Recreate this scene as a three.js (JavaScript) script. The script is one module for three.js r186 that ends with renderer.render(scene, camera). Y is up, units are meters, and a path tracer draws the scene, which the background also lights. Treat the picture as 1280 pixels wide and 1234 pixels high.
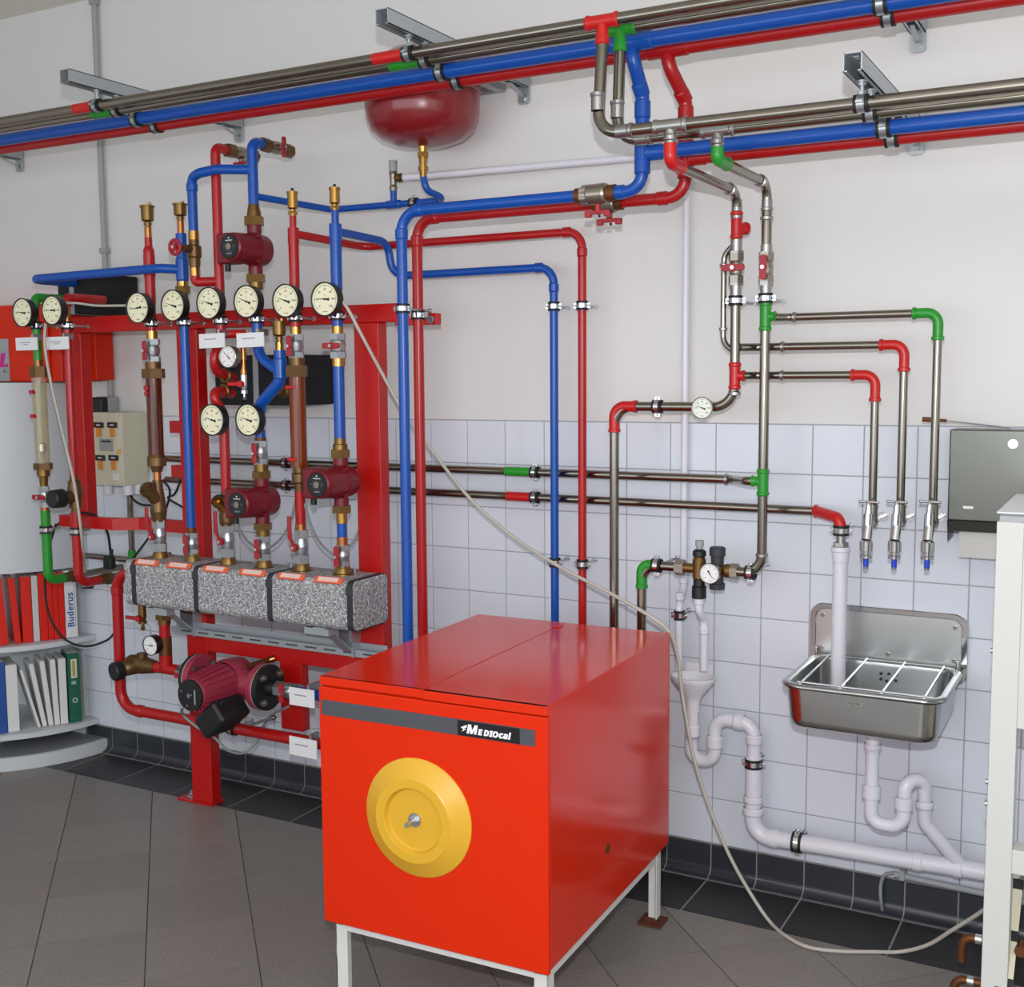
import * as THREE from 'three';
import { mergeGeometries } from 'three/addons/utils/BufferGeometryUtils.js';
import { RoundedBoxGeometry } from 'three/addons/geometries/RoundedBoxGeometry.js';
import { RectAreaLightUniformsLib } from 'three/addons/lights/RectAreaLightUniformsLib.js';

// ---------------------------------------------------------------- camera, light, exposure
const scene = new THREE.Scene();
const camera = new THREE.PerspectiveCamera(46.09, 1280 / 1234, 0.05, 60);
camera.position.set(1.1714, 1.6034, 3.4664);
camera.rotation.order = 'YXZ';
camera.rotation.set(-0.1002, 0.5003, -0.0072);
scene.add(camera);
scene.background = new THREE.Color(0.85, 0.93, 1.0);          // overcast sky seen through the windows
const renderer = new THREE.WebGLRenderer({ antialias: true });
renderer.toneMapping = THREE.LinearToneMapping;
renderer.toneMappingExposure = 0.715;
renderer.shadowMap.enabled = true;
RectAreaLightUniformsLib.init();
// flash unit on top of the photographer's camera
const flash = new THREE.PointLight(0xfbfbff, 18);
flash.position.set(1.1714, 1.80, 3.4664); flash.castShadow = true; flash.shadow.radius = 0.9;
scene.add(flash);
// daylight entering by the windows behind and beside the photographer
function windowLight(x, y, z, w, h, turn, power) {
  const l = new THREE.RectAreaLight(0xeef4ff, power, w, h);
  l.position.set(x, y, z); l.rotation.y = turn; scene.add(l);
}
windowLight(-1.0, 1.75, 5.16, 5.2, 1.7, 0, 3.1);                // rear windows, shining towards the tiled wall
windowLight(3.06, 1.75, 2.7, 2.4, 1.7, Math.PI / 2, 1.2);     // window in the right wall

// ---------------------------------------------------------------- helpers
const V = (x, y, z) => new THREE.Vector3(x, y, z);
camera.updateMatrixWorld(true);
const FPX = 1450.24, camR = new THREE.Matrix4().extractRotation(camera.matrixWorld), camRi = camR.clone().invert();
function ray(u, v) { return V((u - 640) / FPX, -(v - 617) / FPX, -1).applyMatrix4(camR); }
function along(u, v, ax, val) { const d = ray(u, v), o = camera.position, t = (val - o[ax]) / d[ax]; return o.clone().addScaledVector(d, t); }
const W = (u, v, z) => along(u, v, 'z', z);                     // the point of a pixel's ray at distance z from the tiled wall
const WY = (u, v, y = 0) => along(u, v, 'y', y);                // ... on a level plane (the floor)
const WX = (u, v, x) => along(u, v, 'x', x);
function toPx(p) { const c = p.clone().sub(camera.position).applyMatrix4(camRi); return [640 + FPX * c.x / -c.z, 617 - FPX * c.y / -c.z]; }
function yAt(v, x, z) { let y = 1.4; for (let i = 0; i < 5; i++) { const u = toPx(V(x, y, z))[0]; y = W(u, v, z).y; } return y; }
let seed = 7; const rnd = () => (seed = (seed * 16807) % 2147483647) / 2147483647;

const used = {};
function numbered(n) { used[n] = (used[n] ?? 0) + 1; return used[n] === 1 ? n : `${n}_${String(used[n] - 1).padStart(3, '0')}`; }
const bases = new Map();
function thing(name, label, category, base = null, group) {
  const o = new THREE.Group(); o.name = numbered(name); scene.add(o);
  o.userData = { label, category }; if (group) o.userData.group = group;
  const b = base ? base.clone() : V(0, 0, 0); o.position.copy(b); bases.set(o, b);
  return o;
}
function structure(name, geoms, m) { const o = new THREE.Mesh(join(geoms), m); o.name = name; o.userData = { kind: 'structure' }; o.castShadow = o.receiveShadow = true; scene.add(o); bases.set(o, V(0, 0, 0)); return o; }
const geo = (g) => { const n = g.index ? g.toNonIndexed() : g; for (const k of Object.keys(n.attributes)) if (!['position', 'normal', 'uv'].includes(k)) n.deleteAttribute(k); return n; };
function join(list) { list = [list].flat(Infinity); return list.length === 1 ? geo(list[0]) : mergeGeometries(list.map(geo)); }
function clusters(list) {                                          // pieces that touch stay one mesh, separate pieces become meshes of their own
  const L = [list].flat(Infinity), B = L.map((g) => { g.computeBoundingBox(); return g.boundingBox.clone().expandByScalar(0.0012); }), id = L.map((_, i) => i);
  const root = (i) => { while (id[i] !== i) i = id[i]; return i; };
  for (let i = 0; i < L.length; i++) for (let j = 0; j < i; j++) if (B[i].intersectsBox(B[j])) id[root(i)] = root(j);
  const out = new Map(); L.forEach((g, i) => { const r = root(i); if (!out.has(r)) out.set(r, []); out.get(r).push(g); }); return [...out.values()];
}
function part(parent, name, geoms, m, label, keep = false) {
  if (!keep) { const c = clusters(geoms); if (c.length > 1) return c.map((q) => part(parent, name, q, m, label, true))[0]; }
  const g = join(geoms).clone(), b = bases.get(parent); g.translate(-b.x, -b.y, -b.z);
  const o = new THREE.Mesh(g, m); o.name = name; o.castShadow = o.receiveShadow = true;
  if (label) o.userData = { label };
  parent.add(o); bases.set(o, b); return o;
}
function piece(parent, name, g, m, x, y, z, rz = 0) { const o = new THREE.Mesh(g, m); o.name = name; o.position.set(x, y, z); o.rotation.z = rz; o.castShadow = o.receiveShadow = true; parent.add(o); return o; }
function copyOf(proto, label, group, pos, rot) {
  const c = proto.clone(); c.name = numbered(proto.name.replace(/_\d{3}$/, '')); c.userData = { ...proto.userData, label }; if (group) c.userData.group = group;
  c.position.copy(pos); if (rot) c.rotation.set(...rot); scene.add(c); return c;
}
// geometry
const UP = V(0, 1, 0);
function orient(g, a, d) { const q = new THREE.Quaternion().setFromUnitVectors(UP, d.clone().normalize()); g.applyQuaternion(q); g.translate(a.x, a.y, a.z); return g; }
function cyl(a, b, r, r2 = r, seg = 20, open = false) { const d = b.clone().sub(a), L = d.length(), g = new THREE.CylinderGeometry(r2, r, L, seg, 1, open); g.translate(0, L / 2, 0); return orient(g, a, d); }
function hex(a, b, r) { const d = b.clone().sub(a), L = d.length(), g = new THREE.CylinderGeometry(r, r, L, 6, 1).toNonIndexed(); g.rotateY(Math.PI / 6); g.computeVertexNormals(); g.translate(0, L / 2, 0); return orient(g, a, d); }
function turn(a, d, prof, seg = 24) {                              // crisp turned part: prof = [[along, radius], ...]
  const out = []; const n = d.clone().normalize();
  for (let i = 0; i + 1 < prof.length; i++) {
    const [s0, r0] = prof[i], [s1, r1] = prof[i + 1];
    const g = new THREE.LatheGeometry([new THREE.Vector2(Math.max(r0, 1e-5), s0), new THREE.Vector2(Math.max(r1, 1e-5), s1)], seg); out.push(orient(g, a, n));
  }
  return out;
}
function lathe(a, d, prof, seg = 40) { return orient(new THREE.LatheGeometry(prof.map(([s, r]) => new THREE.Vector2(Math.max(r, 1e-5), s)), seg), a, d); }
function box(x0, x1, y0, y1, z0, z1, r = 0) {
  const w = x1 - x0, h = y1 - y0, d = z1 - z0;
  const g = r ? new RoundedBoxGeometry(w, h, d, 2, r) : new THREE.BoxGeometry(w, h, d);
  g.translate((x0 + x1) / 2, (y0 + y1) / 2, (z0 + z1) / 2); return g;
}
function bar(a, b, w, h, up = UP) {                                 // straight bar of section w x h from a to b
  const d = b.clone().sub(a), L = d.length(), z = d.clone().normalize(), x = up.clone().cross(z).normalize(), y = z.clone().cross(x);
  const g = new THREE.BoxGeometry(w, h, L); g.applyMatrix4(new THREE.Matrix4().makeBasis(x, y, z)); g.translate((a.x + b.x) / 2, (a.y + b.y) / 2, (a.z + b.z) / 2); return g;
}
function ball(p, r, s = 16) { const g = new THREE.SphereGeometry(r, s, s / 2 | 0); g.translate(p.x, p.y, p.z); return g; }
function ring(p, d, R, r, seg = 24) { const g = new THREE.TorusGeometry(R, r, 8, seg); g.rotateX(Math.PI / 2); return orient(g, p, d); }
function sweep(P, T, r, seg = 16, cap = true) {                     // rings along sampled points with tangents
  let n = Math.abs(T[0].y) < 0.9 ? V(0, 1, 0) : V(1, 0, 0); n.cross(T[0]).normalize();
  const pos = [], nor = [], uv = [], idx = []; let L = 0;
  for (let i = 0; i < P.length; i++) {
    if (i) { L += P[i].distanceTo(P[i - 1]); n = n.clone().addScaledVector(T[i], -n.dot(T[i])).normalize(); }
    const b = T[i].clone().cross(n), rr = Array.isArray(r) ? r[i] : r;
    for (let k = 0; k <= seg; k++) { const a = k / seg * Math.PI * 2, e = n.clone().multiplyScalar(Math.cos(a)).addScaledVector(b, Math.sin(a)); pos.push(P[i].x + e.x * rr, P[i].y + e.y * rr, P[i].z + e.z * rr); nor.push(e.x, e.y, e.z); uv.push(k / seg, L); }
  }
  const S = seg + 1;
  for (let i = 0; i + 1 < P.length; i++) for (let k = 0; k < seg; k++) { const a = i * S + k, c = a + S; idx.push(a, a + 1, c, c, a + 1, c + 1); }
  const g = new THREE.BufferGeometry(); g.setAttribute('position', new THREE.Float32BufferAttribute(pos, 3)); g.setAttribute('normal', new THREE.Float32BufferAttribute(nor, 3)); g.setAttribute('uv', new THREE.Float32BufferAttribute(uv, 2)); g.setIndex(idx);
  if (!cap) return g;
  const e = P.length - 1, r0 = Array.isArray(r) ? r[0] : r, r1 = Array.isArray(r) ? r[e] : r;
  const c0 = orient(new THREE.CircleGeometry(r0, seg).rotateX(-Math.PI / 2), P[0], T[0].clone().negate()), c1 = orient(new THREE.CircleGeometry(r1, seg).rotateX(-Math.PI / 2), P[e], T[e]);
  return [g, c0, c1];
}
function pipe(pts, r, bend = 0.05, seg = 16) {                      // pipe with rounded elbows through the points
  const P = [], T = [], n = pts.length; const dir = (a, b) => b.clone().sub(a).normalize();
  P.push(pts[0]); T.push(dir(pts[0], pts[1]));
  for (let i = 1; i + 1 < n; i++) {
    const a = dir(pts[i - 1], pts[i]), b = dir(pts[i], pts[i + 1]), ang = a.angleTo(b);
    if (ang < 0.02) continue;
    const k = Math.min(bend * Math.tan(ang / 2) * 1.05, pts[i].distanceTo(pts[i - 1]) * 0.49, pts[i].distanceTo(pts[i + 1]) * 0.49);
    const s = pts[i].clone().addScaledVector(a, -k), e = pts[i].clone().addScaledVector(b, k), N = Math.max(3, Math.ceil(ang / 0.2));
    const w = Math.cos(ang / 2);                                    // rational quadratic: a true arc
    for (let j = 0; j <= N; j++) {
      const t = j / N, q0 = (1 - t) * (1 - t), q1 = 2 * t * (1 - t) * w, q2 = t * t, den = q0 + q1 + q2;
      P.push(V(0, 0, 0).addScaledVector(s, q0 / den).addScaledVector(pts[i], q1 / den).addScaledVector(e, q2 / den));
      T.push(a.clone().multiplyScalar(1 - t).addScaledVector(b, t).normalize());
    }
  }
  P.push(pts[n - 1]); T.push(dir(pts[n - 2], pts[n - 1]));
  return sweep(P, T, r, seg);
}
function wire(pts, r, seg = 8, n = 0) { const c = new THREE.CatmullRomCurve3(pts, false, 'centripetal'), N = n || pts.length * 8, P = [], T = []; for (let i = 0; i <= N; i++) { P.push(c.getPoint(i / N)); T.push(c.getTangent(i / N).normalize()); } return sweep(P, T, r, seg); }
function plate(shape, depth, bevel = 0.0006) { return new THREE.ExtrudeGeometry(shape, { depth, bevelEnabled: bevel > 0, bevelThickness: bevel, bevelSize: bevel, bevelSegments: 1, curveSegments: 10 }); }
function roundRect(w, h, r) { const s = new THREE.Shape(), x = -w / 2, y = -h / 2; s.moveTo(x + r, y); s.lineTo(x + w - r, y); s.absarc(x + w - r, y + r, r, -Math.PI / 2, 0); s.lineTo(x + w, y + h - r); s.absarc(x + w - r, y + h - r, r, 0, Math.PI / 2); s.lineTo(x + r, y + h); s.absarc(x + r, y + h - r, r, Math.PI / 2, Math.PI); s.lineTo(x, y + r); s.absarc(x + r, y + r, r, Math.PI, Math.PI * 1.5); return s; }

// ---------------------------------------------------------------- materials
function noiseTex(w, f, srgb = true) { const d = new Uint8Array(w * w * 4); for (let y = 0; y < w; y++) for (let x = 0; x < w; x++) { const c = f(x, y); d.set([c[0], c[1], c[2], 255], (y * w + x) * 4); } const t = new THREE.DataTexture(d, w, w); t.wrapS = t.wrapT = THREE.RepeatWrapping; t.magFilter = THREE.LinearFilter; t.minFilter = THREE.LinearMipmapLinearFilter; t.generateMipmaps = true; if (srgb) t.colorSpace = THREE.SRGBColorSpace; t.needsUpdate = true; return t; }
function canvasTex(w, h, draw) { const c = document.createElement('canvas'); c.width = w; c.height = h; draw(c.getContext('2d'), w, h); const t = new THREE.CanvasTexture(c); t.colorSpace = THREE.SRGBColorSpace; t.anisotropy = 4; return t; }
const mat = (color, roughness = 0.5, metalness = 0, extra = {}) => new THREE.MeshPhysicalMaterial({ color, roughness, metalness, ...extra });
const speck = noiseTex(256, () => { const k = rnd(), v = 130 + (rnd() - 0.5) * 28 + (k > 0.93 ? 30 : k < 0.07 ? -26 : 0); return [v, v * 0.962, v * 0.925]; });
speck.repeat.set(3, 3);
const darkSpeck = noiseTex(128, () => { const v = 46 + (rnd() - 0.5) * 9; return [v, v, v * 1.05]; });
darkSpeck.repeat.set(3, 3);
// coarse granular board of the manifold casing: pale and dark grains of about 4 mm
const grainBump = (() => { const w = 256, n = 2600, cell = [...Array(n)].map(() => [rnd() * w, rnd() * w, rnd()]); const G = 32, grid = [...Array(G * G)].map(() => []); cell.forEach((c) => grid[(c[1] * G / w | 0) * G + (c[0] * G / w | 0)].push(c));
  return noiseTex(w, (x, y) => { let b1 = 1e9, b2 = 1e9, val = 0; const gx = x * G / w | 0, gy = y * G / w | 0; for (let j = -1; j <= 1; j++) for (let i = -1; i <= 1; i++) for (const c of grid[((gy + j + G) % G) * G + (gx + i + G) % G]) { let dx = Math.abs(c[0] - x), dy = Math.abs(c[1] - y); dx = Math.min(dx, w - dx); dy = Math.min(dy, w - dy); const d = dx * dx + dy * dy; if (d < b1) { b2 = b1; b1 = d; val = c[2]; } else if (d < b2) b2 = d; } const e = Math.min(1, (Math.sqrt(b2) - Math.sqrt(b1)) / 2); const v = 128 + val * 110 - (1 - e) * 55; return [v, v, v * 1.01]; }); })();
grainBump.repeat.set(5.5, 5.5);
const M = {
  paint: mat(0xdedddb, 0.9), ceiling: mat(0xe3e1d6, 0.95),
  tile: [mat(0xd8dde6, 0.22), mat(0xd6dbe4, 0.24), mat(0xd9dee7, 0.22)], grout: mat(0xa2a3a8, 0.95),
  skirt: [mat(0x35383f, 0.25), mat(0x32353c, 0.27)], skirtGrout: mat(0x8e8c89, 0.9),
  floorGrey: [0xffffff, 0xf4f4f4, 0xfafafa].map((c) => mat(c, 0.4, 0, { map: speck })), floorDark: [0xffffff, 0xeeeeee].map((c) => mat(c, 0.42, 0, { map: darkSpeck })), floorGrout: mat(0x4a4541, 0.95), floorGroutPale: mat(0x8a8783, 0.95),
  red: mat(0xac1214, 0.3), redFrame: mat(0xbb0d0a, 0.38), blue: mat(0x084ca6, 0.3), green: mat(0x228f27, 0.35), redCap: mat(0xbf1613, 0.35),
  steel: mat(0x8d877c, 0.19, 1), steelDull: mat(0xa9a8a5, 0.34, 1), chrome: mat(0xd5d6d8, 0.1, 1), zinc: mat(0xb4babd, 0.34, 0.9), galv: mat(0xb4bcc0, 0.4, 0.6),
  brass: mat(0x826639, 0.36, 0.85), brassNew: mat(0xb98f4c, 0.26, 1), bronze: mat(0x735838, 0.42, 0.75), copper: mat(0xb87948, 0.3, 0.95), copperDull: mat(0x6e4426, 0.5, 0.6), nickel: mat(0x9e978a, 0.3, 0.9),
  rubber: mat(0x141516, 0.6), black: mat(0x16171a, 0.5), blackFoam: mat(0x1b1c1f, 0.85), darkGrey: mat(0x35383b, 0.6), grey: mat(0x9da1a3, 0.55), greyBand: mat(0x4c4e53, 0.6),
  maroon: mat(0x720f1e, 0.38), maroonLarge: mat(0x9a2f45, 0.42), handle: mat(0xa32028, 0.4), vessel: mat(0x84161a, 0.28, 0, { clearcoat: 0.4 }),
  white: mat(0xc6c7c2, 0.5), whitePlastic: mat(0xdedee3, 0.35), pipeWhite: mat(0xdcdce4, 0.3), card: mat(0xe6e6e6, 0.6), cable: mat(0xb9b5ab, 0.5), cableGrey: mat(0x8f9494, 0.5),
  beige: mat(0xd0cdb4, 0.5), orange: mat(0xd32803, 0.36, 0, { specularIntensity: 0.5 }), orangeBody: mat(0xd32803, 0.15), yellow: mat(0xd6a62c, 0.34), rust: mat(0x5a2a18, 0.9), legPaint: mat(0xd4d4cf, 0.6),
  amberDark: mat(0x6b2a0c, 0.12, 0, { transmission: 0.4, thickness: 0 }), amber: mat(0x9a4310, 0.12, 0, { transmission: 0.45, thickness: 0 }), clear: mat(0xe9e4cc, 0.08, 0, { transmission: 0.8, thickness: 0 }), glass: mat(0xffffff, 0.02, 0, { transmission: 1, thickness: 0 }),
  tank: mat(0xc9ced2, 0.45), shelf: mat(0xc9cdd0, 0.45), shelfTop: mat(0x7d8083, 0.55), strap: mat(0x2b2d33, 0.6), tagOrange: mat(0xe8663c, 0.5), tagClear: mat(0xe9c9be, 0.35), gauge: mat(0x141414, 0.35),
  blueTip: mat(0x1f47c8, 0.4), paper: mat(0xc9c8c4, 0.8), binderRed: mat(0xd8200f, 0.3), binderBlue: mat(0x1f4f9c, 0.4), binderGreen: mat(0x0f5c44, 0.45), binderWhite: mat(0xdededc, 0.5), magenta: mat(0xc01c88, 0.5), switchAmber: mat(0xe08a1c, 0.35), granular: mat(0xffffff, 0.6, 0.1, { map: grainBump, bumpMap: grainBump, bumpScale: 0.0015 }),
};
const BR = M.brass;

// ---------------------------------------------------------------- the room
const CEIL = 3.14, ROOM = { x0: -4.3, x1: 3.1, z1: 5.2 };
const wallBack = structure('wall_back', box(ROOM.x0 - 0.2, ROOM.x1 + 0.2, -0.2, CEIL + 0.2, -0.25, -0.007), M.paint);
const TOP = 1.455, T = 0.15, GR = 0.105;
part(wallBack, 'grout', box(ROOM.x0, ROOM.x1, GR, TOP + 0.002, -0.0075, -0.0025), M.grout);
function bevelled(w, h, t, b) {                                     // tile with a softened edge, face towards +z
  const s = new THREE.Shape(); const x = w / 2 - b, y = h / 2 - b; s.moveTo(-x, -y); s.lineTo(x, -y); s.lineTo(x, y); s.lineTo(-x, y); s.closePath();
  const g = new THREE.ExtrudeGeometry(s, { depth: t - b, bevelEnabled: true, bevelThickness: b, bevelSize: b, bevelSegments: 1 }); g.translate(0, 0, -t); return g;
}
const tileGeo = bevelled(T - 0.003, T - 0.003, 0.006, 0.0012), farTiles = [];
for (let c = Math.ceil(ROOM.x0 / T) - 0; c * T + T < ROOM.x1; c++) for (let r = 0; r < 9; r++) {
  const x = (c + 0.5) * T, y = TOP - (r + 0.5) * T;
  if (c >= -22 && c <= 7) piece(wallBack, 'tile', tileGeo, M.tile[rnd() * 3 | 0], x, y, 0.0);
  else farTiles.push(tileGeo.clone().translate(x, y, 0));
}
part(wallBack, 'outer_tiles', farTiles, M.tile[0], undefined, true).userData.kind = 'stuff';
// coved skirting tiles
const skirting = structure('baseboard_back', box(ROOM.x0, ROOM.x1, 0, GR, -0.007, 0.001), M.skirtGrout);
{
  const s = new THREE.Shape(); s.moveTo(0, 0); s.lineTo(0, GR - 0.003); s.lineTo(0.005, GR - 0.003); s.lineTo(0.0075, GR - 0.006); s.lineTo(0.0075, 0.034);
  s.absarc(0.0375, 0.034, 0.03, Math.PI, Math.PI * 1.5, false); s.lineTo(0.0385, 0); s.closePath();
  const g = new THREE.ExtrudeGeometry(s, { depth: T - 0.004, bevelEnabled: false, curveSegments: 8 }); g.rotateY(-Math.PI / 2); g.scale(-1, 1, 1);
  // extrude axis lies along x, profile in z; rebuild winding after the mirror
  const p = g.attributes.position.array; for (let i = 0; i < p.length; i += 9) for (let k = 0; k < 3; k++) { const t = p[i + 3 + k]; p[i + 3 + k] = p[i + 6 + k]; p[i + 6 + k] = t; } g.computeVertexNormals();
  g.computeBoundingBox(); g.translate(-(g.boundingBox.min.x + g.boundingBox.max.x) / 2, 0, 0);
  if (g.boundingBox.min.z < -0.01) { g.rotateY(Math.PI); }
  const gr = g.clone(); gr.scale((ROOM.x1 - ROOM.x0) / (T - 0.004), 1, 1); gr.translate((ROOM.x0 + ROOM.x1) / 2, -0.0008, -0.0012); part(skirting, 'joint_grout', gr, M.skirtGrout, undefined, true);
  const rest = [];
  for (let c = Math.ceil(ROOM.x0 / T); c * T + T < ROOM.x1; c++) { const x = (c + 0.5) * T; if (c >= -22 && c <= 7) piece(skirting, 'skirting_tile', g, M.skirt[rnd() * 2 | 0], x, 0, 0); else rest.push(g.clone().translate(x, 0, 0)); }
  part(skirting, 'outer_skirting_tiles', rest, M.skirt[0], undefined, true).userData.kind = 'stuff';
}
// floor: a dark border of rectangular tiles along the wall, then grey tiles laid diagonally
const floor = structure('floor', box(ROOM.x0 - 0.2, ROOM.x1 + 0.2, -0.2, -0.0025, -0.1, ROOM.z1 + 0.2), M.floorGrout);
part(floor, 'border_grout', box(ROOM.x0, ROOM.x1, -0.003, -0.0006, -0.005, 0.279), M.floorGroutPale);
{
  const rest = [];
  for (let k = Math.ceil(ROOM.x0 / 0.3); k * 0.3 + 0.3 < ROOM.x1; k++) { const g = box(k * 0.3 + 0.003, k * 0.3 + 0.297, -0.008, 0, 0.048, 0.279); if (k >= -11 && k <= 4) part(floor, 'border_tile', g, M.floorDark[k & 1]); else rest.push(g); }
  part(floor, 'outer_border_tiles', rest, M.floorDark[0], undefined, true).userData.kind = 'stuff';
  const rest2 = [], s2 = Math.SQRT1_2, g2 = 0.0016;
  const clip = (poly, f) => { const o = []; poly.forEach((a, i) => { const b = poly[(i + 1) % poly.length], fa = f(a), fb = f(b); if (fa >= 0) o.push(a); if (fa * fb < 0) { const t = fa / (fa - fb); o.push([a[0] + (b[0] - a[0]) * t, a[1] + (b[1] - a[1]) * t]); } }); return o; };
  for (let i = -16; i < 30; i++) for (let j = -24; j < 16; j++) {
    const u0 = 0.15 + i * 0.298, v0 = -0.243 + j * 0.3;
    let poly = [[u0 + g2, v0 + g2], [u0 + 0.298 - g2, v0 + g2], [u0 + 0.298 - g2, v0 + 0.3 - g2], [u0 + g2, v0 + 0.3 - g2]].map(([u, v]) => [(u + v) * s2, (u - v) * s2]);   // x, z
    for (const f of [(p) => p[1] - 0.282, (p) => ROOM.z1 - p[1], (p) => p[0] - ROOM.x0, (p) => ROOM.x1 - p[0]]) poly = poly.length ? clip(poly, f) : poly;
    if (poly.length < 3) continue;
    const cx = poly.reduce((s, p) => s + p[0], 0) / poly.length, cz = poly.reduce((s, p) => s + p[1], 0) / poly.length;
    const s = new THREE.Shape(poly.map(([x, z]) => new THREE.Vector2(x, -z))), g = new THREE.ExtrudeGeometry(s, { depth: 0.008, bevelEnabled: false }); g.rotateX(-Math.PI / 2); g.translate(0, -0.008, 0);
    const [pu, pv] = toPx(V(cx, 0, cz)); const dz = camera.position.z - cz;
    if (pu > -120 && pu < 1400 && pv < 1360 && dz > 0.8 && cz < 2.4) part(floor, 'floor_tile', g, M.floorGrey[rnd() * 3 | 0]); else rest2.push(g);
  }
  part(floor, 'outer_floor_tiles', rest2, M.floorGrey[0], undefined, true).userData.kind = 'stuff';
}
structure('ceiling', box(ROOM.x0 - 0.2, ROOM.x1 + 0.2, CEIL, CEIL + 0.2, -0.1, ROOM.z1 + 0.2), M.ceiling);
structure('wall_left', box(ROOM.x0 - 0.2, ROOM.x0, -0.1, CEIL, -0.1, ROOM.z1 + 0.2), M.paint);
structure('wall_right', [box(ROOM.x1, ROOM.x1 + 0.2, -0.1, 0.9, -0.1, ROOM.z1 + 0.2), box(ROOM.x1, ROOM.x1 + 0.2, 2.6, CEIL, -0.1, ROOM.z1 + 0.2), box(ROOM.x1, ROOM.x1 + 0.2, 0.9, 2.6, -0.1, 1.5), box(ROOM.x1, ROOM.x1 + 0.2, 0.9, 2.6, 3.9, ROOM.z1 + 0.2)], M.paint);
structure('wall_front', [box(ROOM.x0, ROOM.x1, -0.1, 0.9, ROOM.z1, ROOM.z1 + 0.2), box(ROOM.x0, ROOM.x1, 2.6, CEIL, ROOM.z1, ROOM.z1 + 0.2), box(ROOM.x0, -3.6, 0.9, 2.6, ROOM.z1, ROOM.z1 + 0.2), box(1.6, ROOM.x1, 0.9, 2.6, ROOM.z1, ROOM.z1 + 0.2)], M.paint);
{
  const w1 = structure('window_1', [box(-3.6, 1.6, 0.9, 0.96, 5.24, 5.3), box(-3.6, 1.6, 2.54, 2.6, 5.24, 5.3), ...[-3.57, -1.845, -0.12, 1.57].map((x) => box(x - 0.03, x + 0.03, 0.96, 2.54, 5.24, 5.3))], M.white);
  for (const [a, c] of [[-3.54, -1.875], [-1.815, -0.15], [-0.09, 1.54]]) part(w1, 'pane', box(a, c, 0.96, 2.54, 5.268, 5.272), M.glass);
  const w2 = structure('window_2', [box(3.14, 3.2, 0.9, 0.96, 1.5, 3.9), box(3.14, 3.2, 2.54, 2.6, 1.5, 3.9), ...[1.53, 2.7, 3.87].map((z) => box(3.14, 3.2, 0.96, 2.54, z - 0.03, z + 0.03))], M.white);
  part(w2, 'pane', box(3.168, 3.172, 0.96, 2.54, 1.56, 2.67), M.glass); part(w2, 'pane', box(3.168, 3.172, 0.96, 2.54, 2.73, 3.84), M.glass);
}
// ---------------------------------------------------------------- prototypes
// pipe clamp: metal band with rubber lining round an axis along y, rod running to -z
function clampProto(name, r, rod, parent) {
  const t = parent ?? thing(name, '', 'pipe clamp'); const a = V(0, -0.008, 0), w = 0.016;
  part(t, 'band', [...turn(a, UP, [[0.001, r + 0.003], [0.001, r + 0.0055], [w - 0.001, r + 0.0055], [w - 0.001, r + 0.003]], 24), box(r + 0.003, r + 0.014, -0.008, 0.008, -0.0025, 0.0025), box(-r - 0.014, -r - 0.003, -0.008, 0.008, -0.0025, 0.0025)], M.chrome);
  part(t, 'rubber_lining', turn(V(0, -0.0145, 0), UP, [[0, r - 0.0005], [0, r + 0.0052], [0.029, r + 0.0052], [0.029, r - 0.0005]], 24), M.rubber);
  part(t, 'screw', [cyl(V(r + 0.009, 0, -0.006), V(r + 0.009, 0, 0.008), 0.0035, 0.0035, 8), cyl(V(-r - 0.009, 0, -0.006), V(-r - 0.009, 0, 0.008), 0.0035, 0.0035, 8)], M.zinc);
  part(t, 'rod', [cyl(V(0, 0, -r - 0.004), V(0, 0, -rod), 0.004, 0.004, 10), hex(V(0, 0, -r - 0.004), V(0, 0, -r - 0.014), 0.008), cyl(V(0, 0, -rod + 0.004), V(0, 0, -rod), 0.008, 0.008, 14)], M.zinc);
  return t;
}
function pipeClamp(pos, r, rod, label, rot, group) { const t = clampProto('pipe_clamp', r, rod); t.userData.label = label; if (group) t.userData.group = group; t.position.copy(pos); if (rot) t.rotation.set(...rot); return t; }
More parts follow.
